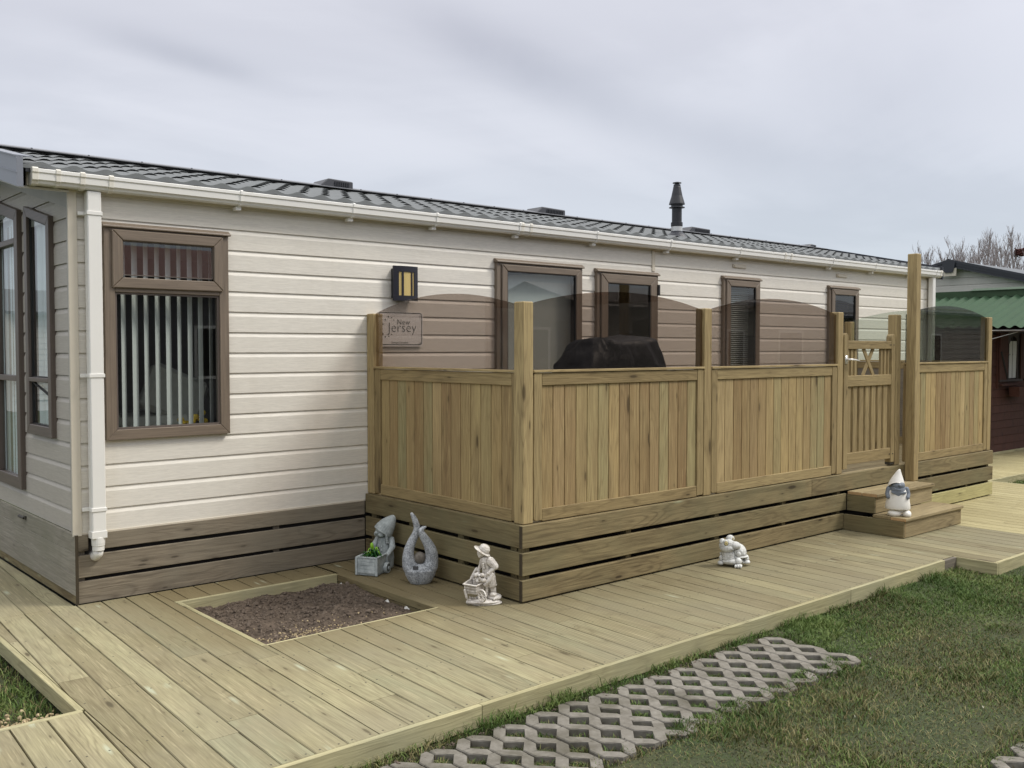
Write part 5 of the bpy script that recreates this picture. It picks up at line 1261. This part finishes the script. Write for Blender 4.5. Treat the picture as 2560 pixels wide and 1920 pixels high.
x = rng.uniform(-.9, 14.5, N_); y = rng.uniform(-7.5, -3.005, N_)
k = visible(x, y, mg=.25) & ~((x > 5.58) & (y > -3.305))
x, y = x[k], y[k]
dist = np.hypot(x-CAM[0], y-CAM[1])
pav = ((x > PAVX[0]-.02) & (x < PAVX[1]+.005) & (y > -3.615) & (y < -3.02)) | ((x > 1.9) & (x < 4.3) & (y > -5.2) & (y < -4.62))
yy = np.where(y < -4.3, y+1.60, y); xx = np.where(y < -4.3, x-1.9-PAVX[0]*0, x-PAVX[0]); 
u_ = xx/.1; v_ = (-3.02-.05-yy)/.1
iu = np.round(u_); iv = np.round(v_); par = (iu+iv) % 2 == 0
inhole = par & ((np.abs(u_-iu)+np.abs(v_-iv)) < .52)
en = nzv(x, y, 9, 8)
over = ((y > -3.045-.05*en) | ((y < -3.615+.10*en) & (y > -4.3)) | ((y > -4.68-.05*en) & (y < -4.6)))
tuft = nzv(x, y, 6, 11) > .80
dens = np.where(pav & ~over, np.where(inhole, np.where(nzv(x, y, 7, 5) > .40, .95, .25), .0), np.where(over & pav, .8, 1.0))
pav = pav & ~over
n1 = nzv(x, y, 1.6, 1); n2 = nzv(x, y, 5, 2); n3 = nzv(x, y, 14, 3)
patch = .55*n1+.3*n2+.15*n3
edge = np.exp(-np.abs(y+3.0)/.25)
bare = np.clip((y < -3.6)*np.exp(-((x-2.2)**2/2.2+(y+4.0)**2/.30)), 0, 1)
keep = rng.random(len(x)) < dens*np.clip(2.6*(4.6/dist)**1.6, .10, 1)*np.clip(.55+.9*patch-.45*bare, .1, 1)*.38
x, y, patch, bare, pav, inhole, dist, edge, n2 = (a[keep] for a in (x, y, patch, bare, pav, inhole, dist, edge, n2))
n = len(x)
dryp = np.clip(.22+1.3*bare+2.4*(.50-patch)+.25*pav, .03, .95)
dry = (rng.random(n) < dryp*.75)*rng.uniform(.5, 1, n)
z = np.where(pav, -.115, -.100)
ht = np.where(pav, .024, .020+.030*np.exp(-np.abs(y+3.0)/.07)*(n2 > .35))*rng.uniform(.45, 1.35, n)*np.where((nzv(x, y, 4.3, 21) > .66) & ~pav, 1.75, 1.0)
rnv = np.clip(.45*n2+.55*rng.random(n)-.22*(nzv(x, y, 2.1, 31) > .62), 0, 1)
wsc = np.clip(dist/4.2, 1, 2.4)
o = grass('grass', np.stack([x, y, z], 1), ht, dry, rnv, .9, .0021); tag(o, 'short mown lawn grass in front of the deck', 'grass', kind='stuff')
m = MB()
for i in range(60):
    xx_ = rng.uniform(.2, 9); yy_ = rng.uniform(-5.0, -3.1)
    if not visible(np.array([xx_]), np.array([yy_]))[0]: continue
    a_ = rng.uniform(0, 6.28); l_ = rng.uniform(.004, .011)*(3 if i % 5 == 0 else 1); w_ = rng.uniform(.002, .005) if i % 5 else .002
    c_ = Vector((xx_, yy_, -.078)); d_ = Vector((math.cos(a_)*l_, math.sin(a_)*l_, .004)); e_ = Vector((-math.sin(a_)*w_, math.cos(a_)*w_, .002))
    m.add([c_-d_, c_+e_+Vector((0, 0, .003)), c_+d_, c_-e_], [(0, 1, 2, 3)])
o = m.build('fallen_petals', 'dry_petal'); tag(o, 'tiny pale petals and straws scattered over the lawn', 'litter', kind='stuff')
# tufts in the deck's notch and in the far opening
N_ = 60000
x = rng.uniform(-2.2, -.572, N_); y = rng.uniform(-1.86, 1.6, N_); k = visible(x, y) & (rng.random(N_) < .75); x, y = x[k], y[k]
n = len(x); wear = np.exp(-((x+.98)**2/.16+(y+1.80)**2/.05))*1.6+.8*np.exp(-((x+.75)**2/.05+(y+.9)**2/.02))
k = rng.random(n) > np.clip(wear, 0, .97); x, y, wear = x[k], y[k], wear[k]; n = len(x)
o = grass('grass_tufts', np.stack([x, y, np.full(n, -.10)], 1), rng.uniform(.02, .055, n), (rng.random(n) < .12+.5*wear)*1.0, rng.random(n), .8, .0024); tag(o, 'rough grass in the corner cut into the deck', 'grass', kind='stuff')
N_ = 14000
x = rng.uniform(10.16, 13.5, N_); y = rng.uniform(-4.2, -1.335, N_); n = N_
o = grass('grass_patch', np.stack([x, y, np.full(n, -.10)], 1), rng.uniform(.03, .07, n), (rng.random(n) < .1)*1.0, rng.random(n), .8, .006); tag(o, 'grass patch beyond the far deck', 'grass', kind='stuff')
m = MB()
for i in range(1500):
    a = rng.normal(0, 1, 2); xx_ = -.98+a[0]*.22; yy_ = -1.79+abs(a[1])*.10-.05
    if xx_ > -.58 or yy_ < -1.86: continue
    rock(m, (xx_, yy_, -.080+.014*rng.random()), float(rng.uniform(.004, .012)), 3000+i)
o = m.build('sawdust_heap', 'sawdust'); tag(o, 'yellow sawdust heap in the corner cut into the deck', 'sawdust', kind='stuff')
m = MB()
for i in range(300):
    xx_ = rng.uniform(PAVX[0], PAVX[1]+.2); yy_ = -3.06-.03*abs(rng.normal()) if i % 2 else -3.62-.05*abs(rng.normal())
    rock(m, (xx_, yy_, -.090), float(rng.uniform(.003, .008)), 6000+i)
o = m.build('grit', 'clod'); tag(o, 'loose grit along the lattice pavers', 'grit', kind='stuff')

# ------------------------------------------------------------------ the row opposite, mirrored in the window and fence glass
def plain_van(name, label, x0, x1, yf, sgn, eave, ridge, wall, roofm, seed):
    t = thing(name, label, 'caravan', (0, 0, 0))
    yb = yf+sgn*4.0; yr = yf+sgn*2.0; f = min(yf, yb); b = max(yf, yb)
    def w(m):
        z = .2
        while z < eave:
            pr = [(yf, z), (yf-sgn*.012, z), (yf, z+.15)]; m.prism(pr, YZ, x0, x1, 0); z += .155
        m.box(x0, x1, f+.02, b-.02, -.1, eave)
    part(t, 'wall', wall, w)
    part(t, 'roof', roofm, lambda m: m.prism([(f-.25, eave), (yr, ridge), (b+.25, eave), (b+.25, eave-.08), (yr, ridge-.08), (f-.25, eave-.08)], YZ, x0-.2, x1+.2))
    rr = random.Random(seed); x = x0+1.2
    while x < x1-1.5:
        ww = rr.choice((.7, 1.1)); part(t, 'window', 'white_pvc', lambda m: (m.box(x, x+ww, yf-.03, yf+.03, 1.0, 1.06), m.box(x, x+ww, yf-.03, yf+.03, 2.0, 2.06), m.box(x, x+.06, yf-.03, yf+.03, 1.06, 2.0), m.box(x+ww-.06, x+ww, yf-.03, yf+.03, 1.06, 2.0)))
        part(t, 'pane', 'black_seal', lambda m: m.box(x+.06, x+ww-.06, yf-.02, yf+.02, 1.06, 2.0)); x += rr.uniform(2.0, 3.2)
plain_van('slate_chalet', 'dark boarded chalet with a red tiled roof, mirrored in the big window', -6, 13.5, -12.2, -1, 2.85, 3.75, 'opposite_siding', 'red_roof', 1)
plain_van('boarded_caravan', 'pale boarded caravan across the lawn, mirrored in the tinted fence glass', 15.5, 31, -11.0, -1, 2.7, 3.4, 'grey_siding', 'grey_slate', 2)
plain_van('cream_caravan', 'cream caravan with slate roof mirrored in the end windows', -22, -5, 22, 1, 2.6, 3.3, 'far_siding', 'grey_slate', 3)
